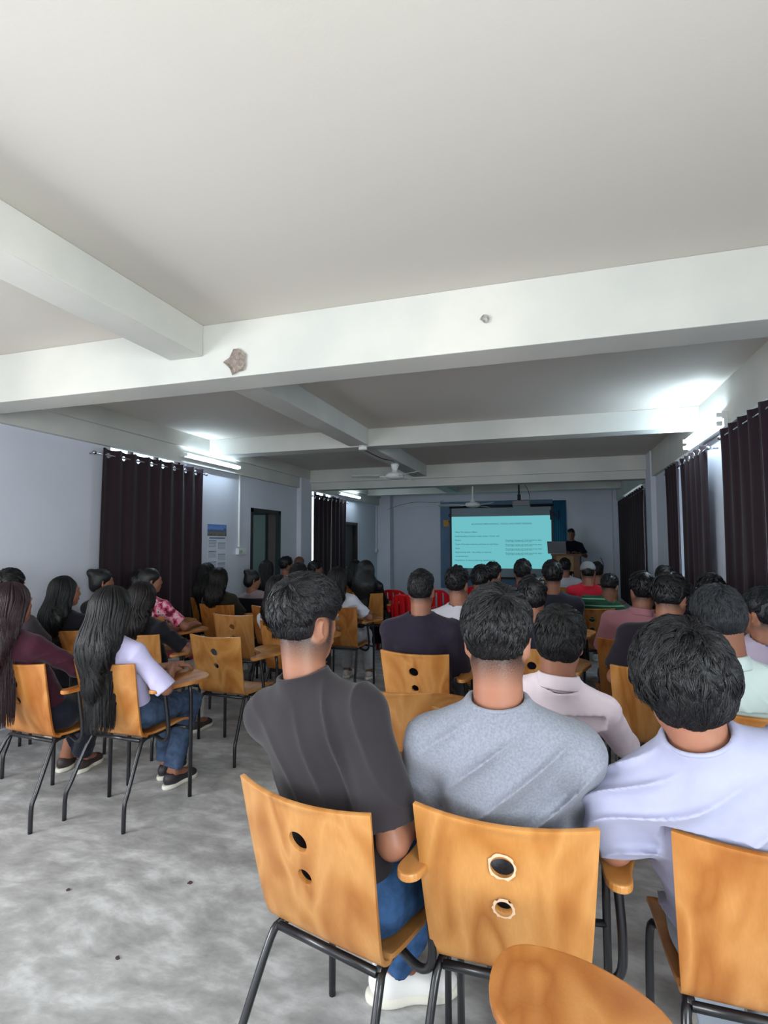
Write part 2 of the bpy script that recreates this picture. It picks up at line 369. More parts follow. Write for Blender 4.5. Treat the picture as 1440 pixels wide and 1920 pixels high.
# ---------------------------------------------------------------- ceiling fans
def fan(loc, ztop, zm, a0, label):
    o = empty('ceiling_fan', (loc[0], loc[1], zm), 0, label, 'ceiling fan', 'white ceiling fans')
    d = ztop-zm
    MB().lathe([(.0, d), (.055, d), (.06, d-.02), (.03, d-.10), (.014, d-.12), (0, d-.12)], n=20).build('canopy', WHITEP, o, True)
    MB().tube([(0, 0, d-.1), (0, 0, .09)], .013, 12).build('downrod', WHITEP, o, True)
    MB().lathe([(0, .12), (.022, .12), (.04, .08), (.05, .05), (.12, .04), (.135, .015), (.13, -.015), (.09, -.035), (0, -.045)], n=28).build('motor', WHITEP, o, True)
    for k in range(3):
        a = a0+k*2*pi/3; b = MB(); n = 14; V = []; Fc = []
        for i in range(n+1):
            r = .17+.45*i/n; w = .05+.018*sin(pi*min(1, i/n*1.1)); tw = .012
            if i == n: w *= .72
            for sx in (-1, 1):
                for zz in (.0, .004):
                    x, y = r, sx*w; V.append((x*cos(a)-y*sin(a), x*sin(a)+y*cos(a), zz+sx*tw-.004))
        for i in range(n):
            q = i*4; Fc += [(q, q+2, q+6, q+4), (q+1, q+5, q+7, q+3), (q, q+4, q+5, q+1), (q+2, q+3, q+7, q+6)]
        Fc += [(0, 1, 3, 2), (4*n, 4*n+2, 4*n+3, 4*n+1)]
        b.add(V, Fc); bl = b.build('blade', WHITEP, o)
        MB().tube([(.11*cos(a), .11*sin(a), 0), (.22*cos(a), .22*sin(a), -.004)], .012, 8).build('blade_bracket', WHITEP, o, True)
fan((-2.14, 7.4), H-.2, 2.47, radians(195), 'white ceiling fan hanging under the long middle beam')
fan((-1.36, 9.75), 2.85, 2.20, radians(70), 'white ceiling fan farther away, hanging in front of the projection screen')

# small electrics
o = empty('junction_box', (-2.08, 5.86, 2.60), 0, 'small round white junction box under the beam crossing, beside the fan', 'junction box')
MB().lathe([(0, .04), (.05, .04), (.05, 0), (.045, -.008), (0, -.01)], n=20).build('box', WHITEP, o, True)
cab = MB().tube(spline([(-2.08, 5.9, 2.60), (-2.0, 6.3, 2.56), (-2.0, 6.8, 2.60), (-2.14, 7.36, 2.66)], 8), .006, 6).build('fan_cable', BLKP, None, True)
tag(cab, 'thin black cable drooping from the junction box to the near fan', 'cable')
def conduit(y, z0, z1, label, x=XL):
    c = MB().box(x, x+.022, y-.014, y+.014, z0, z1).build('conduit', WHITEP, None, bevel=.003); tag(c, label, 'conduit')
conduit(6.78, 1.47, 2.495, 'thin white wall conduit running down to the switch board by the open door')
conduit(13.1, 1.40, 2.49, 'thin white wall conduit on the far left wall near the front corner')
def switch_board(y, z, label, w=.2):
    o = empty('switch_board', (XL, y, z), 0, label, 'switch board')
    MB().box(0, .05, -.07, .03, -.045, .045).build('box', WHITEP, o, bevel=.006)
    MB().box(0, .028, .035, w-.03, -.04, .04).build('socket_plate', WHITEP, o, bevel=.004)
    for k in range(3): MB().box(.05, .056, -.06+k*.028, -.04+k*.028, -.02, .02).build('switch', mat('switch_grey', (170, 172, 170), .4), o)
switch_board(6.78, 1.40, 'white switch and socket box on the left wall between calendar and open door')
switch_board(13.1, 1.34, 'small white switch box on the far left wall near the front corner')

# calendar
def text(body, size, m, parent, loc, rot, name, ext=.0005, align='LEFT'):
    c = bpy.data.curves.new(name, 'FONT'); c.body = body; c.size = size; c.extrude = ext; c.align_x = align; c.align_y = 'CENTER'
    t = bpy.data.objects.new('tmp', c); COL.objects.link(t); dg = bpy.context.evaluated_depsgraph_get()
    me = bpy.data.meshes.new_from_object(t.evaluated_get(dg)); bpy.data.objects.remove(t)
    me.name = name; me.materials.clear(); me.materials.append(m)
    o = bpy.data.objects.new(name, me); COL.objects.link(o); o.parent = parent; o.location = loc; o.rotation_euler = rot; return o
o = empty('wall_calendar', (XL+.004, 6.25, 1.47), 0, 'wall calendar with a blue landscape picture hanging between curtain and switch box', 'calendar')
MB().box(0, .004, -.215, .215, -.32, .30).build('sheet', mat('calendar_paper', (214, 220, 232), .7), o)
def picture_mat():
    m = bpy.data.materials.new('landscape_print'); m.use_nodes = True; N = m.node_tree.nodes; L = m.node_tree.links; b = N['Principled BSDF']
    tc = N.new('ShaderNodeTexCoord'); sp = N.new('ShaderNodeSeparateXYZ'); L.new(tc.outputs['Object'], sp.inputs[0])
    n = N.new('ShaderNodeTexNoise'); n.inputs['Scale'].default_value = 14; L.new(tc.outputs['Object'], n.inputs['Vector'])
    a = N.new('ShaderNodeMath'); a.operation = 'MULTIPLY_ADD'; a.inputs[1].default_value = .12; L.new(n.outputs[0], a.inputs[0]); L.new(sp.outputs[2], a.inputs[2])
    r = N.new('ShaderNodeValToRGB'); e = r.color_ramp.elements; mr = N.new('ShaderNodeMapRange'); mr.inputs[1].default_value = .19; mr.inputs[2].default_value = .35
    L.new(a.outputs[0], mr.inputs[0]); L.new(mr.outputs[0], r.inputs[0])
    e[0].color = lin((70, 72, 76)); e[1].color = lin((90, 130, 200)); e.new(.3).color = lin((130, 118, 96)); e.new(.55).color = lin((60, 92, 150)); e.new(.75).color = lin((120, 150, 205))
    L.new(r.outputs[0], b.inputs['Base Color']); return m
MB().box(.004, .006, -.215, .215, .145, .30).build('picture', picture_mat(), o)
INK = mat('calendar_ink', (92, 104, 132), .7)
g = MB()
for (cy, cz) in ((-.1, .03), (.11, .0), (-.1, -.11), (.11, -.15), (-.1, -.25), (.11, -.27)):
    g.box(.004, .0052, cy-.085, cy+.085, cz+.045, cz+.055)
    for rr in range(4):
        for cc in range(7): g.box(.004, .0052, cy-.08+cc*.024, cy-.068+cc*.024, cz+.025-rr*.018, cz+.033-rr*.018)
g.box(.004, .0052, -.17, .18, .11, .125).build('date_grid', INK, o)

# ---------------------------------------------------------------- front: cloth board, screen, projector, lectern, laptop
o = empty('backdrop_board', (-1.2, YF-.03, .7), 0, 'blue cloth backdrop board with dark letters behind the projection screen', 'backdrop')
BLUE = mat('backdrop_blue', (106, 132, 160), .8, noise=(3, (92, 118, 148), .35, .65)); TEAL = mat('backdrop_teal', (28, 116, 146), .8, noise=(5, (36, 100, 140), .3, .7))
MB().box(-1.5, -1.0, -.015, .0, -.3, 1.86).build('left_panel', BLUE, o); MB().box(-1.0, 1.22, -.015, 0, -.3, 1.86).build('centre_panel', BLUE, o)
mb = MB(); V = []; n = 30
for j in range(2):
    for i in range(n+1):
        x = 1.22+.3*i/n; V.append((x, -.03-.012*sin(i*1.3), -.3 if j == 0 else 1.83))
mb.add(V, [(i, i+1, n+1+i+1, n+1+i) for i in range(n)]); p = mb.build('right_drape', TEAL, o, True); p.modifiers.new('t', 'SOLIDIFY').thickness = .006
NAVY = mat('letter_navy', (24, 26, 62), .7)
text('S', .36, NAVY, o, (-1.30, -.025, 1.44), (pi/2, 0, 0), 'letter', .01)
text('N', .34, NAVY, o, (1.13, -.09, 1.47), (pi/2, 0, 0), 'letter', .01)
MB().box(-1.42, -1.28, -.02, -.015, 1.24, 1.40).build('paper_cutout', mat('cutout_orange', (196, 150, 72), .8), o)
o = empty('projection_screen', (-1.21, YF-.10, .66), 0, 'white pull-down projection screen showing a pale cyan slide with text lines', 'screen')
MB().tube([(-1.24, 0, 1.76), (1.24, 0, 1.76)], .035, 14).build('case', BLKP, o, True)
MB().box(-1.24, 1.24, .012, .016, .0, 1.76).build('black_border', BLKP, o)
MB().box(-1.19, 1.19, .004, .012, .04, 1.74).build('screen_cloth', mat('screen_white', (150, 165, 172), .8), o)
MB().tube([(-1.22, .005, .0), (1.22, .005, .0)], .018, 10).build('bottom_bar', BLKP, o, True)
sl = MB().box(-1.19, 1.19, -.001, .004, .245, 1.515).build('slide', mat('slide_light', (40, 60, 64), .8, emit=(118, 204, 212), es=.95), o)
TX = mat('slide_text', (30, 44, 52), .8, emit=(60, 110, 120), es=.40)
R90 = (pi/2, 0, 0)
text('ADVANCED SPEED READING, TODDLE AND SMART READING', .052, TX, sl, (.02, -.003, 1.325), R90, 'slide_heading', .0004, 'CENTER')
for k, s_ in enumerate(['What This Session Offers:', 'Understanding structure: notes, pulses, chunks, and', 'fluency', 'Types of focused retention and how to read faster', 'vision', 'Approaching skills - the ability to read and', 'comprehension', 'Foundation of memory learning: speed reading']):
    text(s_, .052, TX, sl, (-1.11, -.003, 1.13-.099*k), R90, 'slide_line')
for k in range(4):
    text('Practising to grasp and recall typical key ideas', .046, TX, sl, (.12, -.003, .925-.104*k), R90, 'slide_line')
    text('through slightly smoothed page and line focus', .034, TX, sl, (.12, -.003, .895-.104*k), R90, 'slide_line')
# projector
o = empty('projector', (-.51, 9.8, 2.21), 0, 'grey projector hanging from the ceiling in front of the screen', 'projector')
GREYP = mat('projector_grey', (88, 90, 98), .4)
MB().box(-.15, .15, -.12, .12, -.055, .055).build('body', GREYP, o, bevel=.015)
MB().tube([(.06, .12, 0), (.06, .15, 0)], .035, 16).build('lens', BLKP, o, True)
MB().tube([(-.04, 0, .05), (-.04, 0, .16)], .03, 12).build('mount', BLKP, o, True)
MB().tube([(-.04, 0, .12), (-.04, 0, H-2.21)], .016, 10).build('ceiling_pole', BLKP, o, True)
cab = MB().tube(spline([(-.55, 9.8, 2.8), (-.47, 9.76, 2.6), (-.38, 9.76, 2.4), (-.36, 9.7, 2.27)], 8), .005, 6).build('projector_cable', BLKP, None, True)
tag(cab, 'thin dark cable hanging from the ceiling down to the projector', 'cable')
cab = MB().tube(spline([(-4.2, 13.42, 2.3), (-3.9, 13.15, 2.42), (-3.4, 13.44, 2.57), (-2.8, 13.44, 2.55), (-2.6, 13.42, 2.6)], 8), .004, 5).build('wall_cable', BLKP, None, True)
tag(cab, 'thin dark cable running along the front wall left of the screen', 'cable')
cab = MB().tube(spline([(.98, 12.55, 1.2), (1.04, 12.6, 1.05), (1.03, 12.7, .8), (1.06, 12.9, .4), (1.1, 13.0, .17)], 8), .006, 6).build('microphone_cable', BLKP, None, True)
tag(cab, 'thin dark cable hanging beside the speaker at the lectern', 'cable')
LW = mat('lectern_wood', (128, 78, 40), .5, noise=(5, (98, 58, 30), .3, .7)); LY = mat('lectern_panel', (158, 120, 58), .5)
o = empty('lectern', (.29, 12.0, .15), radians(-8), 'brown wooden lectern with a pale front panel beside the projection screen', 'lectern')
MB().box(-.30, .30, -.22, .2, 1.10, 1.14).build('top', LW, o, bevel=.006)
MB().box(-.26, -.20, -.18, .18, 0, 1.10).build('side_panel', LW, o); MB().box(.14, .26, -.18, .18, 0, 1.10).build('side_panel', LW, o)
MB().box(-.20, .14, -.17, -.14, .78, 1.10).build('front_panel', LY, o); MB().box(-.20, .14, -.15, .15, .55, .58).build('shelf', LW, o)
MB().box(-.24, .2, -.17, -.15, .02, .50).build('lower_panel', LW, o)
o = empty('laptop', (.10, 11.95, 1.29), radians(-14), 'open grey laptop standing on the lectern, lid towards the audience', 'laptop')
LG = mat('laptop_grey', (128, 128, 134), .35, metal=.4)
MB().box(-.19, .19, -.05, .2, 0, .016).build('base', LG, o, bevel=.004)
mb = MB().box(-.19, .19, -.006, .006, 0, .25); s_ = mb.build('lid', LG, o, bevel=.004); s_.location = (0, -.05, .014); s_.rotation_euler = (radians(12), 0, 0)
MB().box(-.17, .17, .006, .0065, .02, .235).build('display', mat('laptop_screen', (20, 30, 40), .3, emit=(160, 190, 220), es=.8), s_)
# ---------------------------------------------------------------- tablet-arm chairs
def build_chair_meshes():
    prof = spline([(-.272, .862), (-.252, .79), (-.215, .66), (-.178, .54), (-.150, .468), (-.118, .440), (-.06, .430), (.04, .432), (.13, .440), (.19, .438), (.235, .420)], 5)
    nx = 16; V = []; Fc = []; n = len(prof)
    for i, (y, z) in enumerate(prof):
        t = i/(n-1)
        back = max(0, min(1, (z-.45)/.41)) if y < -.1 else 0
        w = (.188+.026*back**.8) if y < -.1 else .19+.02*max(0, min(1, (y+.1)/.3))
        if t > .94: w -= .03*((t-.94)/.06)**2
        for j in range(nx+1):
            s = -1+2*j/nx
            V.append((s*w, y+.035*back*s*s+.004*s*s, z+(-.010*s*s*back*0)+(.012*s*s if y > -.1 else 0)-(0.008*(1-s*s)*(back > .97))))
    for i in range(n-1):
        for j in range(nx): Fc.append((i*(nx+1)+j, i*(nx+1)+j+1, (i+1)*(nx+1)+j+1, (i+1)*(nx+1)+j))
    mb = MB(); mb.add(V, Fc); o = mb.build('tmp_shell', WOOD, None)
    m = o.modifiers.new('s', 'SOLIDIFY'); m.thickness = .013; m.offset = 0
    cut = MB(); 
    for (z, r) in ((.752, .0285), (.642, .0215)):
        cut.tube([(0, -.40, z-.06), (0, -.05, z+.06)], r, 24)
    c = cut.build('tmp_cut', None)
    b = o.modifiers.new('b', 'BOOLEAN'); b.object = c; b.operation = 'DIFFERENCE'; b.solver = 'EXACT'
    bv = o.modifiers.new('v', 'BEVEL'); bv.width = .002; bv.segments = 2; bv.limit_method = 'ANGLE'; bv.angle_limit = radians(50)
    dg = bpy.context.evaluated_depsgraph_get(); dg.update()
    me = bpy.data.meshes.new_from_object(o.evaluated_get(dg)); me.name = 'seat_shell'
    for q in (o, c): bpy.data.objects.remove(q)
    me.polygons.foreach_set('use_smooth', [True]*len(me.polygons))
    try: me.set_sharp_from_angle(angle=radians(40))
    except Exception: pass
    return me
SHELL = build_chair_meshes()
PAD = spline([(.262, -.165), (.232, -.14), (.226, -.05), (.205, .04), (.12, .10), (.055, .17), (.045, .26), (.08, .325), (.15, .338), (.24, .315), (.32, .26), (.355, .19), (.35, .10), (.318, 0), (.297, -.08), (.29, -.145)], 4, True)
TABZ = .70
def make_chair(tablet=True, plastic=False):
    o = empty('tablet_chair' if tablet else 'chair')
    if not plastic:
        s = link('seat_shell', SHELL, None, o)
        if not SHELL.materials: SHELL.materials.append(WOOD)
    else:
        s = link('backrest', PLBACK, None, o); link('seat', PLSEAT, None, o)
    r = .0115
    MB().tube([(-.165, -.13, .418), (.165, -.13, .418)], r, 8).tube([(-.165, .14, .418), (.165, .14, .418)], r, 8)\
        .tube([(-.165, -.13, .418), (-.165, .14, .418)], r, 8).tube([(.165, -.13, .418), (.165, .14, .418)], r, 8).build('seat_frame', BLACK, o, True)
    for sx in (-1, 1):
        MB().tube(spline([(sx*.165, -.06, .418), (sx*.172, -.115, .416), (sx*.182, -.15, .385), (sx*.20, -.245, .19), (sx*.205, -.272, .13), (sx*.206, -.275, .0)], 4), r, 8).build('leg', BLACK, o, True)
    MB().tube(spline([(-.165, .10, .418), (-.19, .15, .414), (-.208, .175, .38), (-.212, .18, .2), (-.212, .18, 0)], 4), r, 8).build('leg', BLACK, o, True)
    if tablet:
        MB().tube([(.255, .18, 0), (.255, .18, .40), (.255, .175, .60), (.25, .16, TABZ-.012)], r, 8).tube([(.165, .14, .418), (.255, .18, .40)], r*.9, 8).build('leg', BLACK, o, True)
        MB().tube(spline([(.165, -.02, .415), (.23, -.03, .395), (.268, -.035, .42), (.275, -.04, .50), (.266, -.055, .64), (.262, -.06, TABZ-.012)], 5), r, 8).build('arm_post', BLACK, o, True)
        MB().prism(PAD, TABZ-.013, TABZ+.007).build('tablet', WOOD, o, bevel=.005)
    else:
        MB().tube(spline([(.165, .10, .418), (.19, .15, .414), (.208, .175, .38), (.212, .18, .2), (.212, .18, 0)], 4), r, 8).build('leg', BLACK, o, True)
    return o
# moulded black back and seat for the odd chairs
def plastic_pieces():
    def slab(P, w0, w1, th, name):
        nx = 10; V = []; n = len(P)
        for i, (y, z) in enumerate(P):
            t = i/(n-1); w = w0+(w1-w0)*t
            if t < .12: w -= .03*(1-t/.12)**2
            if t > .88: w -= .03*((t-.88)/.12)**2
            for j in range(nx+1):
                s = -1+2*j/nx; V.append((s*w, y+.02*s*s, z))
        Fc = [(i*(nx+1)+j, i*(nx+1)+j+1, (i+1)*(nx+1)+j+1, (i+1)*(nx+1)+j) for i in range(n-1) for j in range(nx)]
        mb = MB(); mb.add(V, Fc); o = mb.build('tmp', BLKP, None); m = o.modifiers.new('s', 'SOLIDIFY'); m.thickness = th
        dg = bpy.context.evaluated_depsgraph_get(); me = bpy.data.meshes.new_from_object(o.evaluated_get(dg)); me.name = name; bpy.data.objects.remove(o)
        me.polygons.foreach_set('use_smooth', [True]*len(me.polygons)); return me
    b = slab(spline([(-.275, .862), (-.25, .78), (-.22, .66), (-.2, .56), (-.195, .50)], 5), .205, .20, .02, 'backrest')
    s = slab(spline([(-.2, .452), (-.1, .437), (.05, .437), (.16, .447), (.22, .43)], 5), .20, .20, .02, 'seat')
    return b, s
PLBACK, PLSEAT = plastic_pieces()
CH0 = make_chair(True); CH1 = make_chair(False, True); used = set()
CHG = {'w': 'honey plywood tablet-arm chairs', 'b': 'black-backed chairs'}
def chair(x, y, yaw, label, tone=(1, 1, 1), black=False):
    src = CH1 if black else CH0
    if src.name not in used: used.add(src.name); o = src
    else: o = dup(src)
    o.location = (x, y, 0); o.rotation_euler = (0, 0, radians(yaw))
    o.name = 'black_chair' if black else 'tablet_chair'
    tag(o, label, 'chair', CHG['b' if black else 'w'])
    for c in o.children:
        if c.name.split('.')[0] in ('seat_shell', 'tablet'): c.color = (*tone, 1)
    return o

# ---------------------------------------------------------------- signed-distance modelling of bodies, clothes and hair
def wave(P, k, seed):
    R = np.random.default_rng(seed); s = 0
    for i in range(5):
        d = R.normal(size=3); d /= np.linalg.norm(d); f = k*(.6+.9*R.random())
        s = s+np.sin(f*(P[0]*d[0]+P[1]*d[1]+P[2]*d[2])+R.random()*6.28)
    return (s/3).astype(np.float32)
def chair_press(f, off=0.0):
    X, Y, Z = f.ax[0][:, None, None], f.ax[1][None, :, None], f.ax[2][None, None, :]
    yb = np.interp(Z, [.44, .47, .54, .66, .79, .87], [-.115, -.140, -.168, -.205, -.242, -.262])+.035*np.clip((Z-.45)/.41, 0, 1)*np.clip(X/.2, -1.1, 1.1)**2+.010+off
    D = np.maximum(np.maximum(Y-yb, Z-.872-off), np.abs(X)-.235).astype(np.float32)            # behind the back of the seat
    f.a = np.maximum(f.a, -D)
    f.a = np.maximum(f.a, -np.maximum(np.maximum(Z-.455-off, Y-.225-off), np.abs(X)-.24).astype(np.float32))
class Field:
    def __init__(s, lo, hi, h):
        s.h = h; s.lo = np.array(lo, float); n = [int(math.ceil((hi[i]-lo[i])/h))+1 for i in range(3)]
        s.ax = [(lo[i]+h*np.arange(n[i])).astype(np.float32) for i in range(3)]
        s.a = np.full(n, .09, np.float32)
    def win(s, lo, hi):
        sl = []
        for i in range(3):
            a = max(0, int((lo[i]-s.lo[i])/s.h)); b = min(len(s.ax[i]), int((hi[i]-s.lo[i])/s.h)+2)
            if b <= a: return None, None
            sl.append(slice(a, b))
        sl = tuple(sl)
        return sl, [s.ax[0][sl[0]][:, None, None], s.ax[1][sl[1]][None, :, None], s.ax[2][sl[2]][None, None, :]]
    def put(s, sl, d, k, mode):
        a = s.a[sl]
        if mode == 'sub':
            d = -d; h = np.maximum(k-np.abs(a-d), 0)/k; s.a[sl] = np.maximum(a, d)+h*h*k*.25
        else:
            h = np.maximum(k-np.abs(a-d), 0)/k; s.a[sl] = np.minimum(a, d)-h*h*k*.25
    def ell(s, c, r, k=.02, rot=None, mode='add', m=.05):
        R = max(r)+m; sl, P = s.win([c[i]-R for i in range(3)], [c[i]+R for i in range(3)])
        if sl is None: return s
        x, y, z = P[0]-c[0], P[1]-c[1], P[2]-c[2]
        if rot is not None:
            q = rot; x, y, z = q[0][0]*x+q[0][1]*y+q[0][2]*z, q[1][0]*x+q[1][1]*y+q[1][2]*z, q[2][0]*x+q[2][1]*y+q[2][2]*z
        k0 = np.sqrt((x/r[0])**2+(y/r[1])**2+(z/r[2])**2); k1 = np.sqrt((x/r[0]**2)**2+(y/r[1]**2)**2+(z/r[2]**2)**2)
        s.put(sl, (k0*(k0-1)/np.maximum(k1, 1e-4)).astype(np.float32), k, mode); return s
    def cone(s, a, b, ra, rb, k=.02, mode='add', clip=False, m=.05, flat=None):
        a = np.array(a, float); b = np.array(b, float); R = max(ra, rb)+m
        if flat: R *= max(1, 1/flat[1])
        sl, P = s.win(np.minimum(a, b)-R, np.maximum(a, b)+R)
        if sl is None: return s
        d = b-a; L2 = max(d@d, 1e-9); x, y, z = P[0]-a[0], P[1]-a[1], P[2]-a[2]
        tt = (x*d[0]+y*d[1]+z*d[2])/L2; t = np.clip(tt, 0, 1)
        qx, qy, qz = x-t*d[0], y-t*d[1], z-t*d[2]
        if flat:  # (axis vector, factor): squeeze along an axis
            ax = np.array(flat[0]); g = (qx*ax[0]+qy*ax[1]+qz*ax[2])*(1/flat[1]-1)
            qx, qy, qz = qx+g*ax[0], qy+g*ax[1], qz+g*ax[2]
        D = np.sqrt(qx*qx+qy*qy+qz*qz)-(ra+(rb-ra)*t)
        if flat: D = D*flat[1]
        if clip: D = np.maximum(D, (tt-1)*math.sqrt(L2))
        s.put(sl, D.astype(np.float32), k, mode); return s
    def plane(s, p, n, k=.01):   # cut away everything on the +n side
        n = np.array(n, float)/np.linalg.norm(n)
        D = (s.ax[0][:, None, None]-p[0])*n[0]+(s.ax[1][None, :, None]-p[1])*n[1]+(s.ax[2][None, None, :]-p[2])*n[2]
        h = np.maximum(k-np.abs(s.a-D), 0)/k; s.a = (np.maximum(s.a, D)+h*h*k*.25).astype(np.float32); return s
    def displace(s, fn, band=.035):
        idx = np.nonzero(np.abs(s.a) < band)
        P = [s.ax[i][idx[i]] for i in range(3)]; s.a[idx] += fn(P).astype(np.float32); return s
    def val(s, P):
        q = (P-s.lo)/s.h; n = np.array(s.a.shape); q = np.clip(q, 0, n-1.001); i = q.astype(int); w = q-i; r = 0
        for a in (0, 1):
            for b in (0, 1):
                for c in (0, 1):
                    r = r+s.a[i[..., 0]+a, i[..., 1]+b, i[..., 2]+c]*(w[..., 0] if a else 1-w[..., 0])*(w[..., 1] if b else 1-w[..., 1])*(w[..., 2] if c else 1-w[..., 2])
        return r
    def settle(s, P, tgt, only_out=False, it=4):
        """move points along the field's gradient until they lie tgt outside the surface"""
        e = .006
        for _ in range(it):
            d = s.val(P); g = np.stack([s.val(P+np.eye(3)[k]*e)-s.val(P-np.eye(3)[k]*e) for k in range(3)], -1)
            L = np.linalg.norm(g, axis=-1, keepdims=True); g = g/np.maximum(L, 1e-6); st = (tgt-d)[..., None]
            if only_out: st = np.maximum(st, 0)
            P = P+g*np.where(L > 1e-4, st, 0)
        return P
    def mesh(s, name):
        s.a[0] = s.a[-1] = .09; s.a[:, 0] = s.a[:, -1] = .09; s.a[:, :, 0] = s.a[:, :, -1] = .09
        g = openvdb.FloatGrid(.09); g.copyFromArray(np.ascontiguousarray(s.a))
        p, q = g.convertToPolygons(isovalue=0.0)[0:2] if False else _poly(g)
        me = bpy.data.meshes.new(name); n = len(p); me.vertices.add(n)
        me.vertices.foreach_set('co', (p*s.h+s.lo).astype(np.float32).ravel())
        me.loops.add(len(q)*4); me.loops.foreach_set('vertex_index', q[:, ::-1].astype(np.int32).ravel() if FLIP else q.astype(np.int32).ravel())
        me.polygons.add(len(q)); me.polygons.foreach_set('loop_start', np.arange(0, len(q)*4, 4, dtype=np.int32))
        me.polygons.foreach_set('use_smooth', np.ones(len(q), bool))
        me.update(calc_edges=True); me.validate(); return me
FLIP = False
def _poly(g):
    r = g.convertToPolygons(isovalue=0.0, adaptivity=0.0)
    if len(r) == 3: return r[0], r[2] if len(r[2]) else r[1]
    return r[0], r[1]
def rot_to(d):      # rows: local axes; local z along d, local x close to world x
    z = np.array(d, float); z /= np.linalg.norm(z); x = np.array([1., 0, 0]); x -= z*(x@z); x /= np.linalg.norm(x)
    return np.array([x, np.cross(z, x), z])
def Rz(a): return np.array([[cos(a), -sin(a), 0], [sin(a), cos(a), 0], [0, 0, 1]])
def Rx(a): return np.array([[1, 0, 0], [0, cos(a), -sin(a)], [0, sin(a), cos(a)]])
def Ry(a): return np.array([[cos(a), 0, sin(a)], [0, 1, 0], [-sin(a), 0, cos(a)]])

SKIN = {}
def skin_mat(rgb):
    if rgb in SKIN: return SKIN[rgb]
    m = bpy.data.materials.new('skin'); m.use_nodes = True; N = m.node_tree.nodes; L = m.node_tree.links; b = N['Principled BSDF']
    b.inputs['Roughness'].default_value = .5; b.inputs['Subsurface Weight'].default_value = .05; b.inputs['Subsurface Radius'].default_value = (.012, .005, .003)
    b.inputs['Specular IOR Level'].default_value = .35
    at = N.new('ShaderNodeAttribute'); at.attribute_name = 'stubble'
    tc = N.new('ShaderNodeTexCoord'); n = N.new('ShaderNodeTexNoise'); n.inputs['Scale'].default_value = 520; L.new(tc.outputs['Object'], n.inputs['Vector'])
    n2 = N.new('ShaderNodeTexNoise'); n2.inputs['Scale'].default_value = 14; L.new(tc.outputs['Object'], n2.inputs['Vector'])
    mr = N.new('ShaderNodeMapRange'); mr.inputs[1].default_value = .3; mr.inputs[2].default_value = .7; mr.inputs[3].default_value = .55; mr.inputs[4].default_value = 1.2
    L.new(n.outputs[0], mr.inputs[0]); mu = N.new('ShaderNodeMath'); mu.operation = 'MULTIPLY'; mu.use_clamp = True
    L.new(at.outputs['Fac'], mu.inputs[0]); L.new(mr.outputs[0], mu.inputs[1])
    m0 = N.new('ShaderNodeMix'); m0.data_type = 'RGBA'; m0.inputs[6].default_value = lin(rgb); m0.inputs[7].default_value = lin(tuple(int(c*f) for c, f in zip(rgb, (.93, .84, .80))))
    L.new(n2.outputs[0], m0.inputs[0])
    mx = N.new('ShaderNodeMix'); mx.data_type = 'RGBA'; L.new(m0.outputs[2], mx.inputs[6]); mx.inputs[7].default_value = lin((30, 27, 28))
    L.new(mu.outputs[0], mx.inputs[0]); L.new(mx.outputs[2], b.inputs['Base Color']); SKIN[rgb] = m; return m
def cloth_mat(rgb, kind='tee'):
    key = 'cloth_%s_%d_%d_%d' % ((kind,)+rgb)
    if key in MATS: return MATS[key]
    d = tuple(int(c*.9) for c in rgb)
    if kind == 'heather': m = mat(key, rgb, .9, spec=.1, noise=(170, tuple(int(c*.88) for c in rgb), .35, .7), bump=(400, .2, .001), sheen=.15)
    elif kind == 'jeans': m = mat(key, rgb, .85, spec=.1, noise=(22, tuple(int(c*.72) for c in rgb), .35, .65), bump=(500, .3, .001))
    else: m = mat(key, rgb, .88, spec=.12, noise=(5, d, .4, .7), bump=(420, .15, .001), sheen=.12)
    if kind == 'stripe':
        N = m.node_tree.nodes; L = m.node_tree.links; tc = N.new('ShaderNodeTexCoord'); sp = N.new('ShaderNodeSeparateXYZ'); L.new(tc.outputs['Object'], sp.inputs[0])
        f = N.new('ShaderNodeMath'); f.operation = 'FRACT'; mu = N.new('ShaderNodeMath'); mu.operation = 'MULTIPLY'; mu.inputs[1].default_value = 15
        L.new(sp.outputs[2], mu.inputs[0]); L.new(mu.outputs[0], f.inputs[0]); g = N.new('ShaderNodeMath'); g.operation = 'LESS_THAN'; g.inputs[1].default_value = .16; L.new(f.outputs[0], g.inputs[0])
        mx = N.new('ShaderNodeMix'); mx.data_type = 'RGBA'; mx.inputs[6].default_value = lin(rgb); mx.inputs[7].default_value = lin((120, 168, 130)); L.new(g.outputs[0], mx.inputs[0]); L.new(mx.outputs[2], N['Principled BSDF'].inputs['Base Color'])
    if kind == 'floral':
        N = m.node_tree.nodes; L = m.node_tree.links; tc = N.new('ShaderNodeTexCoord'); v = N.new('ShaderNodeTexNoise'); v.inputs['Scale'].default_value = 16; v.inputs['Detail'].default_value = 3; L.new(tc.outputs['Object'], v.inputs['Vector'])
        r = N.new('ShaderNodeValToRGB'); r.color_ramp.interpolation = 'CONSTANT'; e = r.color_ramp.elements; e[0].color = lin((96, 36, 52)); e[1].position = .56; e[1].color = lin((222, 196, 204))
        e.new(.4).color = lin((196, 74, 112)); e.new(.48).color = lin((226, 150, 170)); e.new(.63).color = lin((60, 40, 70)); L.new(v.outputs[0], r.inputs[0]); L.new(r.outputs[0], N['Principled BSDF'].inputs['Base Color'])
    MATS[key] = m; return m
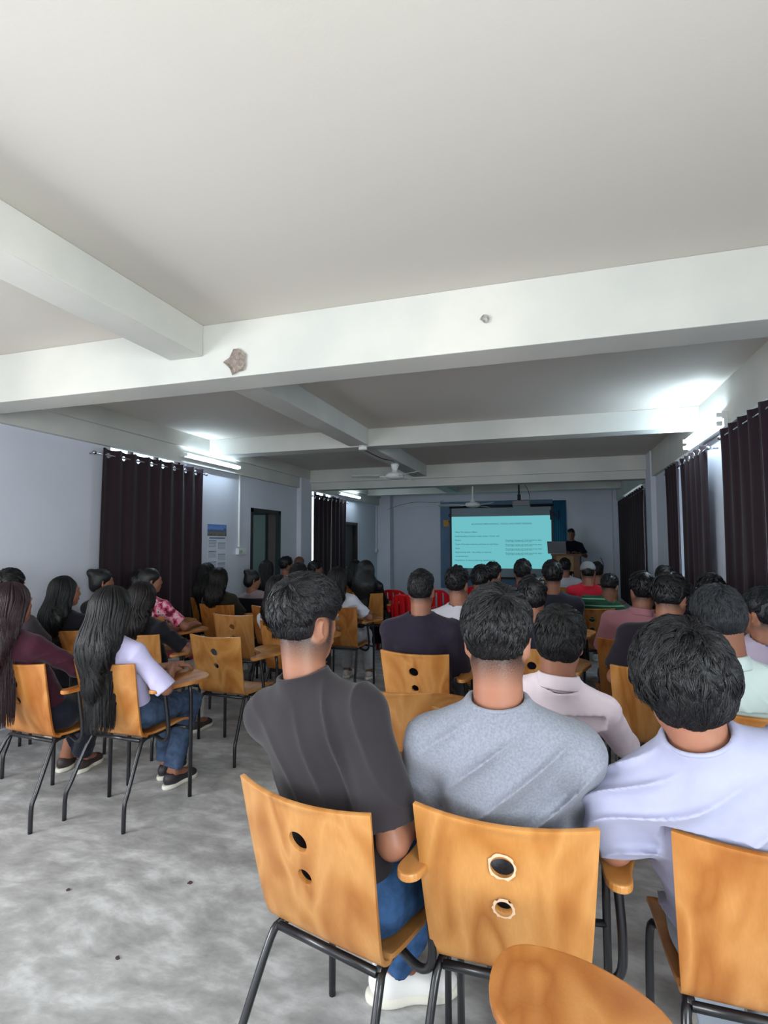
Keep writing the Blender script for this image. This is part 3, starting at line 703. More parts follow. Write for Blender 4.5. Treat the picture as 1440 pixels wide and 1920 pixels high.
def hair_mat(rgb):
    key = 'hair_%d_%d_%d' % rgb
    if key in MATS: return MATS[key]
    m = mat(key, tuple(int(c*.8) for c in rgb), .42, spec=.45); N = m.node_tree.nodes; L = m.node_tree.links
    tc = N.new('ShaderNodeTexCoord'); mp = N.new('ShaderNodeMapping'); mp.inputs['Scale'].default_value = (220, 220, 34); L.new(tc.outputs['Object'], mp.inputs[0])
    n = N.new('ShaderNodeTexNoise'); n.inputs['Scale'].default_value = 1; n.inputs['Distortion'].default_value = .8; L.new(mp.outputs[0], n.inputs['Vector'])
    bp = N.new('ShaderNodeBump'); bp.inputs['Strength'].default_value = .6; bp.inputs['Distance'].default_value = .004; L.new(n.outputs[0], bp.inputs['Height']); L.new(bp.outputs[0], N['Principled BSDF'].inputs['Normal'])
    return m
EYEW = mat('eye_dark', (70, 56, 50), .3); 
def unit(v): v = np.array(v, float); return v/max(np.linalg.norm(v), 1e-9)
def ik(sh, hand, L1, L2, pole):
    sh = np.array(sh, float); hand = np.array(hand, float); d = hand-sh; D = min(np.linalg.norm(d), (L1+L2)*.995); u = unit(d); hand = sh+u*D
    a = (L1*L1-L2*L2+D*D)/(2*D); hgt = math.sqrt(max(L1*L1-a*a, 0)); p = np.array(pole, float); p = unit(p-u*(p@u)); return sh+u*a+p*hgt, hand
def strands_mesh(name, paths, rad, m, parent):
    """paths: (n, k, 3) array -> tapered three-sided tubes in one mesh"""
    n, k, _ = paths.shape; t = np.gradient(paths, axis=1); t /= np.maximum(np.linalg.norm(t, axis=2, keepdims=True), 1e-9)
    ref = RNG.normal(size=(n, 1, 3)); a = ref-t*(ref*t).sum(2, keepdims=True); a /= np.maximum(np.linalg.norm(a, axis=2, keepdims=True), 1e-9); b = np.cross(t, a)
    prof = np.sin(np.linspace(.35, pi*.93, k))[None, :, None]*rad
    V = np.stack([paths+prof*(cos(q)*a+sin(q)*b) for q in (0, 2.094, 4.189)], axis=2).reshape(-1, 3)
    i = np.arange(n)[:, None, None]*k*3+np.arange(k-1)[None, :, None]*3; j = np.arange(3)[None, None, :]; j2 = (j+1) % 3
    Q = np.stack([i+j, i+j2, i+3+j2, i+3+j], axis=-1).reshape(-1, 4)
    me = bpy.data.meshes.new(name); me.vertices.add(len(V)); me.vertices.foreach_set('co', V.astype(np.float32).ravel())
    me.loops.add(Q.size); me.loops.foreach_set('vertex_index', Q.astype(np.int32).ravel()); me.polygons.add(len(Q))
    me.polygons.foreach_set('loop_start', np.arange(0, Q.size, 4, dtype=np.int32)); me.polygons.foreach_set('use_smooth', np.ones(len(Q), bool)); me.update(calc_edges=True)
    return link(name, me, m, parent)

def person(name, loc, yaw, head, label, top=(40, 40, 46), kind='tee', pants=(44, 58, 84), skin=(164, 112, 82), hair='short', hcol=(18, 17, 20), hy=0, hp=0, hr=0,
           g=1.0, sleeve=.78, arms='lap', res=.011, sex='m', longsleeve=False, collar=False, shoes=(220, 220, 216), group='audience seated on tablet-arm chairs', seatz=.45,
           stand=False, hairlen=.34, vol=0.0, elb=None, hands=None, wide=1.0, fold=.0, shorts=False, skirt=False, strands=0, hs=1.0, bowed=0, neck=.155, legs=None, seed=0, fade=False, cap=None, legsoff=0):
    """one person; loc = centre of the chair on the floor, head = (x, y, ztop) in the world"""
    o = empty(name, (loc[0], loc[1], loc[2] if len(loc) > 2 else 0), radians(yaw), label, 'person', group); z0 = o.location.z
    a = -radians(yaw); dx, dy = head[0]-loc[0], head[1]-loc[1]
    hx, hy_, hz = dx*cos(a)-dy*sin(a), dx*sin(a)+dy*cos(a), head[2]-z0
    HS = .98*hs; hc = np.array([hx, hy_, hz-(.118+.012+vol*.6)*HS])
    RH = Rz(radians(hy)) @ Rx(radians(hp)) @ Ry(radians(hr)); hd = lambda p: hc+RH@(np.array(p, float)*HS)
    fem = sex == 'f'; sw = (.158 if fem else .182)*wide*g
    hip = np.array([0, -.03, seatz+.085]) if not stand else np.array([hx*.4, hy_*.5, (hz)*.53])
    nb = hc+np.array([-hx*.12, -.035-.03*bowed, -neck*HS]); nb[1] = min(nb[1], hip[1]+.25+bowed)
    ax = unit(nb-hip); T = np.linalg.norm(nb-hip); RT = rot_to(ax); pt = lambda t: hip+(nb-hip)*t
    lat = RT[0]; fwd = -RT[1] if RT[1][1] < 0 else RT[1]
    sh = {s: pt(.82)+lat*s*sw+np.array([0, .0, -.0]) for s in (-1, 1)}
    dropL, dropR = (elb or {}).get('drop', (0, 0)); sh[-1] = sh[-1]+np.array([0, 0, -dropL]); sh[1] = sh[1]+np.array([0, 0, -dropR])
    L1, L2 = .275*g, .245*g; E = {}; Hn = {}; 
    base = {'lap': {-1: (-.07, .24, seatz+.18), 1: (.07, .25, seatz+.18)}, 'tab': {-1: (.02, .24, seatz+.22), 1: (.20, .20, TABZ+.045)},
            'both': {-1: (.06, .23, TABZ+.045), 1: (.2, .20, TABZ+.045)}, 'stand': {-1: (-.12, .30, 1.15), 1: (.12, .30, 1.15)}}[arms]
    for s in (-1, 1):
        tgt = np.array((hands or {}).get(s, base[s]), float)
        if elb and s in elb: E[s] = np.array(elb[s], float); Hn[s] = tgt
        else: E[s], Hn[s] = ik(sh[s], tgt, L1, L2, (s*.75, -.5, -.6))
    if stand:
        K = {s: np.array([s*.09+hx*.3, hy_*.4+.02, hz*.28]) for s in (-1, 1)}; A = {s: np.array([s*.10+hx*.2, hy_*.3-.01, .085]) for s in (-1, 1)}
    else:
        K = {s: np.array([s*(.125 if not fem else .10), .37*g, seatz+.045]) for s in (-1, 1)}; A = {s: np.array([s*.12+.01*s, .36*g+.03+legsoff, .085]) for s in (-1, 1)}
    yw = {-1: 0, 1: 0}
    for s in (-1, 1):
        if legs and s in legs: kx, ky, fx, fy, yw[s] = legs[s]; K[s] = np.array([kx, ky, seatz+.045]); A[s] = np.array([fx, fy, .085])
    HJ = {s: hip+np.array([s*.088, .01, -.01]) for s in (-1, 1)}
    xs = [hc, nb, hip, *sh.values(), *E.values(), *Hn.values()]; mn = np.min(xs, axis=0)-.17; mxx = np.max(xs, axis=0)+.17
    full_lo = np.minimum(mn, [-.3, -.3, 0]); full_hi = np.maximum(mxx, [.3, .62, .1]); full_hi[2] = hc[2]+.2
    full_lo[2] = -.02
    # ---- body: one continuous surface
    f = Field(full_lo, full_hi, res); h3 = lambda p, r, k=.02, rr=None, mode='add': f.ell(hd(p), [q*HS for q in r], k*HS, (RH.T if rr is None else rr), mode)
    f.cone(hip, pt(.45), .105, .085, .05); f.ell(pt(.7), (.135*wide*g, .085*g, .15), .05, RT)
    f.cone(pt(.9), hd((0, -.018, -.05)), .048 if fem else .0645, .046 if fem else .062, .03)
    f.cone(pt(.82)-lat*sw*.7, pt(.82)+lat*sw*.7, .045, .045, .03)
    for s in (-1, 1):
        f.cone(pt(.97), sh[s], .030, .036, .02)
        f.cone(sh[s], E[s], .045*g*(.85 if fem else 1), .036*g*(.9 if fem else 1), .025); f.cone(E[s], Hn[s], .038*g*(.88 if fem else 1), .024*g, .02)
        f.cone(HJ[s], K[s], .075, .052, .04); f.cone(K[s], A[s], .05, .034, .02); f.cone(A[s], A[s]+np.array([-.13*sin(radians(yw[s])), .13*cos(radians(yw[s])), -.045]), .034, .026, .02)
        # hand: palm, four curled fingers of unequal length, thumb from the side
        hdv = unit(Hn[s]-E[s]); up = unit(np.array([0, 0, 1.])-hdv*hdv[2]) if abs(hdv[2]) < .95 else np.array([0, 1., 0]); sd = np.cross(hdv, up)*s
        w = Hn[s]; pm = w+hdv*.045
        f.cone(w, pm+hdv*.02, .021, .024, .012); f.cone(pm-sd*.022, pm+sd*.022, .0145, .0145, .012)
        for q in range(4):
            r0 = pm+hdv*.03+sd*(.027-.018*q); ln = (.034, .040, .037, .028)[q]; d1 = unit(hdv-up*.25); d2 = unit(hdv-up*1.0); d3 = unit(hdv*.3-up*1.2)
            p1 = r0+d1*ln; p2 = p1+d2*ln*.62; p3 = p2+d3*ln*.5
            f.cone(r0-hdv*.015, p1, .0098, .0088, .005); f.cone(p1, p2, .0088, .0080, .003); f.cone(p2, p3, .0080, .0070, .003)
        t0 = w+hdv*.018+sd*.022; t1 = t0+unit(hdv+sd*.9-up*.3)*.035; t2 = t1+unit(hdv+sd*.25-up*.4)*.028
        f.cone(t0, t1, .0125, .0105, .01); f.cone(t1, t2, .0105, .0085, .004)
    # skull, face, ears
    h3((0, -.012, .028), (.073, .092, .084), .02); h3((0, .028, -.028), (.060, .066, .078), .035); h3((0, .062, -.088), (.026, .022, .020), .03)
    for s in (-1, 1):
        h3((s*.045, .01, -.055), (.022, .04, .032), .025)
        re = RH @ Rz(s*-.5) @ Ry(s*.12); f.ell(hd((s*.080, -.006, -.016)), [.0085*HS, .019*HS, .033*HS], .008, re.T); f.ell(hd((s*.087, .004, -.012)), [.006*HS, .009*HS, .018*HS], .006, re.T, 'sub')
        h3((s*.031, .092, .010), (.015, .010, .011), .010, None, 'sub')
    f.cone(hd((0, .086, .014)), hd((0, .099, -.022)), .007*HS, .012*HS, .014); h3((0, .086, -.058), (.024, .012, .009), .012); h3((0, .084, .026), (.045, .012, .009), .014)
    if not stand: chair_press(f, .009)
    bm_ = f.mesh('body'); body = link('body', bm_, skin_mat(skin), o)
    # stubble where the clipped hair thins out towards nape and temples
    if hair in ('short', 'fluffy', 'fade'):
        co = np.empty(len(bm_.vertices)*3, np.float32); bm_.vertices.foreach_get('co', co); co = co.reshape(-1, 3)
        q = ((co-hc)@RH)/HS
        lo = {'fluffy': -.065, 'fade': -.122}.get(hair, -.088)
        up_ = np.clip((q[:, 2]-lo)/(.085 if hair == 'fade' else .05), 0, 1); side = np.clip(((.062 if hair == 'fade' else .030)-q[:, 1])/.02, 0, 1); ear = np.clip((np.hypot(q[:, 1]+.006, q[:, 2]+.016)-.034)/.012, 0, 1)
        notear = np.where(np.abs(q[:, 0]) > .066, ear, 1)*(np.abs(q[:, 0]) < .0835)
        st = up_*side*notear*(q[:, 2] > lo)*(1.2 if hair == 'fade' else 1.1)
        at = bm_.attributes.new('stubble', 'FLOAT', 'POINT'); at.data.foreach_set('value', st.astype(np.float32))
    if stand:
        for s in (-1, 1):
            e = MB(); 
            e.lathe([(0, .011), (.006, .0095), (.0105, .0035), (.0105, -.0035), (.006, -.0095), (0, -.011)], n=12)
            eo = e.build('eye', EYEW, o, True); eo.location = tuple(hd((s*.031, .081, .010)))
    # ---- shirt
    f = Field(mn-.02, mxx+.02, res); wr = wide*g
    fl = (RT[1], .66)
    f.cone(pt(.06), pt(.70), .150*wr*(.95 if fem else 1), .158*wr*(.92 if fem else 1), .03, flat=fl)
    f.ell(pt(.72), (.150*wr, .102*g, .13), .03, RT); f.cone(pt(.77)-lat*sw*.66, pt(.77)+lat*sw*.66, .066*g, .066*g, .04); f.cone(pt(.88), pt(1.015), .066 if fem else .072, .070 if fem else .0755, .02, clip=True)
    for s in (-1, 1):
        f.cone(pt(.965), sh[s]+ax*.002, .043, .055*g, .045)
        e = E[s]; u = unit(e-sh[s]); sl = 1 if longsleeve else sleeve; r1 = (.056 if longsleeve else .072)*g*(.86 if fem else 1)
        if longsleeve: f.cone(sh[s], e, .057*g, .048*g, .022); f.cone(e, e+(Hn[s]-e)*.93, .048*g, .034*g, .03, clip=True)
        else: f.cone(sh[s]+u*.01, sh[s]+(e-sh[s])*sl, .057*g*(.9 if fem else 1), r1, .045, clip=True)
    # neck opening
    f.cone(pt(1.03), pt(1.16), .0675 if not fem else .056, .070, .004, 'sub')
    if fem: f.ell(pt(1.0)+np.array([0, .03, .03]), (.068, .075, .05), .01, RT, 'sub')
    f.plane((0, 0, seatz-.005 if not stand else hip[2]-.14), (0, 0, -1), .01) if not stand else f.plane(hip-np.array([0, 0, .13]), (0, 0, -1), .01)
    A_ = (fold if fold else .0035)*3.4
    R_ = np.random.default_rng(seed+5); ph = R_.random(8)*6.28; sg = 1 if seed % 2 else -1
    def folds(P):
        w1 = wave(P, 9, seed+1); w2 = wave(P, 13, seed+2); w3 = wave(P, 8, seed+3)
        r1_ = (1-np.abs(np.sin((P[0]*sg*.8+P[2]*.75)*30+w1*2.6+w2*.8+ph[0])))**2.2      # long drag folds across the back
        r2_ = (1-np.abs(np.sin((P[2]*.9-P[0]*.5*sg+P[1]*.4)*38+w2*2.4+ph[1])))**2.2
        m1 = np.clip(w3*.9+.25, 0, 1)**1.5; m2 = np.clip(-w3*.9+.05, 0, 1)**1.5
        nk = np.clip((np.sqrt((P[0]-nb[0])**2+(P[1]-nb[1])**2+(P[2]-nb[2])**2)-.07)/.09, 0, 1); return (-A_*(r1_*m1+.8*r2_*m2)-.0015*w1)*nk
    f.displace(folds)
    if not stand: chair_press(f)
    nm = {'m': 'shirt', 'f': 'top'}[sex]; shirt = link(nm, f.mesh(nm), cloth_mat(top, kind), o)
    if res < .008 and not collar and not fem:
        c = pt(1.012); pts = [tuple(c+lat*.0722*cos(t)+RT[1]*.0722*sin(t)) for t in np.linspace(0, 2*pi, 28, endpoint=False)]
        MB().tube(pts, .0058, 8, closed=True).build('neckband', cloth_mat(top, kind), o, True)
    if collar:
        q = unit(hc-nb)*.75+ax*.25; Rc = rot_to(q); c = pt(.965); mb = MB(); prof = [(.066, -.01), (.0655, .045), (.069, .050), (.076, .046), (.086, .004), (.084, .0), (.070, .030), (.069, -.01)]
        for (r, z) in prof:
            for k in range(32):
                t = 2*pi*k/32; mb.v.append(tuple(c+Rc[0]*r*cos(t)+Rc[1]*r*sin(t)+Rc[2]*z))
        m_ = len(prof); mb.f = [(i*32+k, i*32+(k+1) % 32, ((i+1) % m_)*32+(k+1) % 32, ((i+1) % m_)*32+k) for i in range(m_) for k in range(32)]
        mb.build('collar', cloth_mat(top, kind), o, True)
    # ---- trousers / skirt
    lo = np.array([-.26, -.24, 0.0]); hi = np.array([.26, .60, seatz+.24])
    if stand: lo = np.array([-.3, -.25, 0]); hi = np.array([.3, .3, hip[2]+.12])
    f = Field(lo, hi, max(res, .007)); f.ell(hip, (.165*wr, .125, .105), .04)
    for s in (-1, 1):
        end = A[s]+np.array([0, -.005, .03])
        f.cone(HJ[s], K[s], .092*g, .068*g, .04); f.cone(K[s], end if not shorts else K[s]+(end-K[s])*.1, .068*g, .060*g, .03, clip=True)
    if skirt: f.cone(K[-1]*.5+K[1]*.5+np.array([0, -.05, 0]), np.array([0, .38, .14]), .13, .16, .05, clip=True)
    f.plane((0, 0, seatz-.012), (0, 0, -1), .01) if False else None
    f.displace(lambda P: -.0035*np.maximum(np.sin(P[2]*70+wave(P, 10, seed+7)*3), 0)**2-.002*wave(P, 14, seed))
    if not stand: chair_press(f)
    nm = 'skirt' if skirt else 'trousers'; link(nm, f.mesh(nm), cloth_mat(pants, 'jeans' if pants[2] > pants[0]+25 else 'tee'), o)
    for s in (-1, 1):
        so = link('shoe', SHOE[0], None, o); so.location = tuple(A[s]+np.array([0, -.0, -.085])); so.scale = [g*(1.1 if shoes[2] > 230 else 1)]*3; so.rotation_euler = (0, 0, radians(yw[s]))
        sole = link('sole', SHOE[1], None, so)
        for q, mt in ((so, mat('shoe_%d_%d_%d' % shoes, shoes, .5)), (sole, mat('shoe_sole', (224, 220, 208), .6))):
            if not q.data.materials: q.data.materials.append(None)
            q.material_slots[0].link = 'OBJECT'; q.material_slots[0].material = mt
    # ---- hair
    if not strands and hair not in ('none', 'veil'): strands = 2400 if hair in ('short', 'fluffy', 'fade') else 1500
    if hair == 'veil': strands = 0
    if hair in ('ponytail', 'bun'): strands = 0
    HM = hair_mat(hcol); hres = max(res*.75, .005)
    if hair != 'none':
        lo = hc-np.array([.24, .26, .20+(hairlen+.12 if hair in ('long', 'veil', 'ponytail') else 0)]); hi = hc+np.array([.24, .24, .22])
        f = Field(lo, hi, hres); e3 = lambda p, r, k=.02, mode='add': f.ell(hd(p), [q*HS for q in r], k*HS, RH.T, mode)
        v = vol; hs_ = -.005 if strands and hair in ('short', 'fluffy', 'fade') else 0
        if hair in ('short', 'fluffy', 'fade'):
            side = {'short': .079, 'fluffy': .086, 'fade': .0765}[hair]
            e3((0, -.016, .040), (side+v*.8+hs_, .096+v+hs_, .084+v*.9+hs_)); e3((0, -.004, .056+v*.3), (side-.010+v*.5+hs_, .086+v+hs_, .070+v*.9+hs_), .02)
            if hair == 'fluffy': e3((0, -.030, -.016), (.076+v*.7, .078+v*.8, .060+v*.9), .03)
            else: e3((0, -.030, -.008), (.073, .074, .052), .03)
            if hair == 'fade':
                f.plane(hd((0, -.02, -.052)), RH@np.array([0, .25, -1.]), .03)
                for s in (-1, 1): e3((s*.098, .020, -.006), (.028, .070, .050), .03, 'sub')
            e3((0, .125, -.045), (.10, .075, .085), .02, 'sub')                       # face
            for s in (-1, 1): e3((s*.084, -.002, -.040), (.022 if hair != 'fluffy' else .016, .026, .046), .012, 'sub')   # round the ears
        elif hair in ('long', 'ponytail', 'bun', 'veil'):
            vv = v+(.012 if hair == 'veil' else 0)
            vv -= .006*(strands > 0); e3((0, -.014, .036), (.083+vv, .100+vv, .088+vv)); e3((0, -.035, -.03), (.078+vv, .075+vv, .075), .03)
            if hair in ('long', 'veil'):
                bot = nb+np.array([0, -.105, -hairlen*(.62 if strands else 1)+.02]); bk = hd((0, -.055, -.02)); mid = nb+np.array([0, -.092, -.04])
                wv = (.085 if not strands else .066) if hair == 'long' else .12
                f.cone(bk, mid, wv+vv, wv+.01+vv, .05, flat=((0, 1, 0), .55)); f.cone(mid, bot, wv+.005, wv*.62, .05, flat=((0, 1, 0), .36))
                for s in (-1, 1):
                    f.cone(hd((s*.070, -.01, 0)), nb+np.array([s*.075, -.045, -.02]), .028+vv, .028, .03)
                    if hair == 'veil': f.cone(nb+np.array([s*.04, -.02, .02]), sh[s]+np.array([0, 0, .0]), .07, .07, .05)
            if hair == 'ponytail':
                f.ell(hd((0, -.125, .02)), (.028, .030, .028), .02); f.cone(hd((0, -.13, .01)), nb+np.array([0, -.12, -hairlen*.7]), .030, .018, .03)
            if hair == 'bun': f.ell(hd((0, -.09, .085)), (.042, .040, .038), .02)
            e3((0, .130, -.035), (.078, .085, .105), .02, 'sub')
        amp = (.0035+v*.18)*(.5 if strands else 1)*(.5 if hair in ('long', 'veil', 'ponytail') else 1)
        f.displace(lambda P: -amp*np.abs(wave(P, 60, seed+11))-.4*amp*wave(P, 28, seed+12), .02)
        nm = 'veil' if hair == 'veil' else 'hair'; ho = link(nm, f.mesh(nm), HM, o)
        if strands:
            if hair in ('short', 'fluffy', 'fade'):
                NC = 14; ng = strands//NC; d = RNG.normal(size=(ng*6, 3)); d /= np.linalg.norm(d, axis=1)[:, None]
                keep = (d[:, 2] > np.where(d[:, 1] > .1, .28, -.97 if hair == 'fluffy' else -.93)) & ~((np.abs(d[:, 0]) > .6) & (d[:, 2] < .05) & (d[:, 1] > -.25)); keep &= ~((np.abs(d[:, 0]) > .45) & (d[:, 2] < .30) & (d[:, 1] > -.45)) | (hair != 'fade'); d = d[keep][:ng]; ng = len(d)
                low = np.clip((.1-d[:, 2:3])/.3, 0, 1); cen = np.array([0, -.014, .030]); R0 = d*np.array([.082, .100, .088])+cen
                wh = unit([.15, -.55, .80]); flow = d-wh; flow -= d*(flow*d).sum(1)[:, None]; fl = np.linalg.norm(flow, axis=1)[:, None]; flow /= np.maximum(fl, .15)
                sw_ = (.55+.5*wave([d[:, 0], d[:, 1], d[:, 2]], 3.5, seed)[:, None])*(1-low)
                flow = flow+np.cross(d, flow)*sw_+RNG.normal(size=flow.shape)*.12+np.array([0, 0, -.6])*low
                flow /= np.linalg.norm(flow, axis=1)[:, None]
                Ln = (.034+v*1.0)*(.7+.6*RNG.random((ng, 1))); Ln = Ln*(1-low*(.2 if hair == 'fluffy' else .62))
                kk = 9 if res < .009 else 6; ss = np.linspace(0, 1, kk); cur = (RNG.random((ng, 1))-.5)*1.1; lf = (.003+v*.42*(.4+.9*RNG.random((ng, 1))))*(1-.75*low); P = np.zeros((NC, ng, kk, 3)); TG = np.zeros((NC, ng, kk))
                for c in range(NC):
                    off = RNG.normal(size=(ng, 3))*.0036
                    for k_, s_ in enumerate(ss):
                        P[c, :, k_] = R0+off*(1-.75*s_)+flow*Ln*s_+np.cross(d, flow)*cur*Ln*s_*s_; TG[c, :, k_] = (lf*sin(pi*.85*s_))[:, 0]+off[:, 0]*.25-.001
                P = P.reshape(-1, kk, 3)*HS; P = P@RH.T+hc; P = f.settle(P, TG.reshape(-1, kk), it=5)
                ok = (np.abs(f.val(P)-TG.reshape(-1, kk)).max(1) < .006) & (((P-hc)@RH/HS)[:, :, 1].max(1) < .075+v); P = P[ok]
                strands_mesh('hair_strands', P, .0011 if res < .009 else .0021, HM, ho)
            else:
                n = strands; az = (RNG.random(n)*2-1)*2.15; kk = 26 if res < .009 else 16; P = np.zeros((n, kk, 3)); z1 = nb[2]-hairlen*(.82+.3*RNG.random(n))
                rr = .086+v+.006*RNG.random(n); wa = RNG.random(n)*6.28; amp_ = .004+v*.35
                az_c = np.round(az*13)/13; wc = np.sin(az_c*57.3)*3.1; rr = .085+v+.010*np.abs(np.sin(az*31+np.sin(az*9)*2)); az = az*.8+az_c*.2; 
                for i in range(kk):
                    t = i/(kk-1); th = np.minimum(t*4.2, 1)*1.55     # over the crown first, then straight down
                    loc_ = np.stack([np.sin(th)*np.sin(az)*rr*.98, -np.sin(th)*np.cos(az)*rr*1.14-.014, np.cos(th)*rr*1.02+.036], 1)*HS
                    q = loc_@RH.T+hc
                    tt = max(0, (t-.24)/.76); zz = q[:, 2]*(1-tt)+z1*tt; sp = 1-.22*tt
                    backy = nb[1]-.095-.012*np.cos(az)-.05*tt*0; side = np.clip(np.abs(az)/2.15, 0, 1)
                    ty = backy+(.085*side**2); e_ = min(1, tt*2.6); y = q[:, 1]*(1-e_)+ty*e_
                    x = q[:, 0]*(1-tt*.25)+(nb[0]-hc[0])*tt
                    wv_ = (np.sin(tt*11+wc)+.4*np.sin(tt*23+wc*3))*amp_*min(1, tt*2.5)+np.sin(tt*19+wa)*.0015
                    P[:, i] = np.stack([x*sp+wv_, y-np.abs(wv_)*.3+wv_*.3, zz], 1)
                P = f.settle(P, (.002+.012*np.abs(np.sin(az*31+np.sin(az*9)*2))[:, None]*np.ones((1, kk)))*1.0, only_out=True, it=4)
                fr_ = ((P-hc)@RH/HS); P = P[~((fr_[:, :, 1] > .05) & (fr_[:, :, 2] < .06)).any(1)]
                strands_mesh('hair_strands', P, .0014 if res < .009 else .0026, HM, ho)
    if cap:
        f = Field(hc-.2, hc+.22, .007); f.ell(hd((0, -.012, .045)), [.090, .108, .088], .01, RH.T); f.plane(hd((0, 0, .018)), RH@np.array([0, -.15, -1.]), .006)
        f.ell(hd((0, -.10, .035)), [.03, .03, .018], .008, RH.T, 'sub')
        link('cap', f.mesh('cap'), cloth_mat(cap), o)
    return o, dict(pt=pt, sh=sh, RT=RT, nb=nb, hc=hc, RH=RH, hd=hd)
def shoe_meshes():
    f = Field((-.06, -.09, -.01), (.06, .22, .13), .005)
    f.ell((0, -.015, .055), (.037, .055, .05), .02); f.cone((0, 0, .045), (0, .13, .035), .038, .036, .03); f.ell((0, .13, .034), (.042, .062, .030), .02)
    f.plane((0, 0, .016), (0, 0, -1), .004); f.ell((0, -.012, .118), (.028, .036, .045), .01, None, 'sub'); up = f.mesh('shoe')
    f = Field((-.07, -.1, -.01), (.07, .23, .05), .005)
    f.ell((0, -.02, .014), (.040, .060, .04), .02); f.cone((0, 0, .014), (0, .13, .014), .038, .040, .03); f.ell((0, .13, .014), (.046, .070, .04), .02)
    f.plane((0, 0, .028), (0, 0, 1), .003); f.plane((0, 0, 0.0), (0, 0, -1), .003); so = f.mesh('sole'); return up, so
SHOE = shoe_meshes()
# ---------------------------------------------------------------- the audience
N5, M7, F11 = .0055, .008, .0115
SK1 = (160, 114, 93); SK2 = (150, 106, 85); SK3 = (134, 92, 72)
person('person', (-.572, 1.527), -14.6, (-.71, 1.50, 1.405), 'person in a charcoal T-shirt and blue jeans, left end of the nearest row', (48, 44, 48), 'tee', (62, 96, 142), SK2,
       'fade', (26, 26, 30), hy=-15, hp=-6, g=1.04, res=N5, vol=.018, strands=18000, sleeve=.84, seed=1, fold=.0055, shoes=(236, 234, 232),
       elb={1: (.188, -.09, .725)}, hands={1: (.225, .12, .80), -1: (.13, .22, .80)}, legs={1: (.15, .35, -.035, .275, -50), -1: (-.12, .37, -.13, .42, 0)})
person('person', (-.127, 1.57), 0, (-.145, 1.47, 1.385), 'person in a heather grey T-shirt with short wavy hair, middle of the nearest row', (134, 138, 150), 'heather', (52, 56, 66), SK1,
       'fade', (24, 24, 28), hy=2, hp=-8, g=1.04, res=N5, vol=.016, strands=18000, sleeve=1.0, seed=2, fold=.009, wide=.98,
       hands={-1: (-.02, .2, .72), 1: (.05, .25, .74)}, elb={-1: (-.265, .02, .74), 1: (.235, .04, .745), 'drop': (.015, .015)}, legs={1: (.13, .37, .12, .24, 0), -1: (-.10, .37, -.02, .20, 0)})
person('person', (.455, 1.615), 0, (.285, 1.44, 1.308), 'person in a white T-shirt with thick fluffy hair, right end of the nearest row', (160, 162, 188), 'tee', (150, 158, 170), SK1,
       'fluffy', (22, 22, 27), hy=8, hp=-14, hr=-6, g=1.04, res=N5, vol=.023, strands=28000, sleeve=.70, seed=3, fold=.010, wide=1.08, neck=.106,
       hands={-1: (-.2, .12, .80), 1: (.15, .25, .74)}, elb={-1: (-.325, -.13, .755), 1: (.33, -.02, .76), 'drop': (.05, 0)}, legs={1: (.13, .37, .13, .30, 0), -1: (-.06, .37, -.02, .22, 0)})
person('person', (-.06, 2.39), 0, (.02, 2.2, 1.263), 'person in a pale pink collared shirt on a black chair behind the grey T-shirt', (240, 224, 232), 'tee', (60, 60, 70), SK1,
       'fluffy', (34, 34, 37), hy=-8, hp=-8, hr=3, g=.97, res=M7, vol=.010, strands=10000, longsleeve=True, collar=True, seed=4, fold=.004, arms='both')
person('person', (.765, 2.62), 0, (.62, 2.45, 1.335), 'person in a mint white shirt with greying wavy hair', (200, 218, 214), 'tee', (60, 64, 70), SK2,
       'fluffy', (50, 54, 60), hy=10, hp=-20, hr=-4, g=1.04, res=M7, vol=.008, strands=12000, collar=True, seed=5, fold=.006, wide=1.04, arms='tab', elb={'drop': (.03, .055)}, neck=.175)
person('person', (-.776, 3.38), 0, (-.79, 3.32, 1.345), 'person in a black T-shirt with neat short hair sitting upright in the middle aisle row', (44, 38, 52), 'tee', (36, 36, 44), SK2,
       'short', (20, 22, 28), hy=0, hp=0, g=1.05, res=M7, strands=7000, vol=.004, sleeve=1, seed=6, wide=1.05)
person('person', (.50, 3.35), -6, (.62, 3.35, 1.335), 'person in a black T-shirt with head bent right, behind the person leaning on an elbow', (38, 34, 42), 'tee', (36, 36, 44), SK2,
       'short', (18, 20, 26), hy=-30, hp=-16, g=1.02, vol=.014, seed=7, bowed=.05)
person('person', (.98, 3.25), 0, (.975, 3.1, 1.286), 'person in a pale lilac T-shirt with a blue emblem, cut by the right edge', (176, 164, 184), 'tee', (60, 60, 70), SK2,
       'short', (18, 24, 32), hy=40, g=1.0, res=M7, vol=.006, seed=8, wide=1.0, neck=.125)
person('person', (.49, 4.22), -4, (.59, 4.15, 1.305), 'person in a dusty pink collared shirt, seated past the aisle on the right', (186, 128, 138), 'tee', (44, 40, 50), SK2,
       'short', (16, 16, 22), hy=20, hp=-6, g=1.0, vol=.010, collar=True, seed=9, sleeve=.9)
person('person', (.98, 4.3), 0, (1.02, 4.2, 1.293), 'person in a dull mauve T-shirt behind the greying wavy hair', (118, 106, 122), 'tee', (40, 40, 50), SK2, 'short', (16, 16, 20), g=1, vol=.012, seed=10, wide=1.05)
person('person', (.76, 3.82), 0, (.765, 3.72, 1.25), 'person with dark hair mostly hidden between the dusty pink and the mauve shirt', (36, 40, 50), 'tee', (36, 36, 44), SK3, 'short', (16, 22, 28), g=.96, vol=.014, seed=11)
person('person', (-.13, 3.75), 0, (-.13, 3.62, 1.298), 'person in a navy T-shirt with bushy black hair, past the grey T-shirt', (36, 38, 56), 'tee', (40, 40, 50), SK2, 'fluffy', (15, 15, 20), hp=-6, g=.98, vol=.010, seed=12)
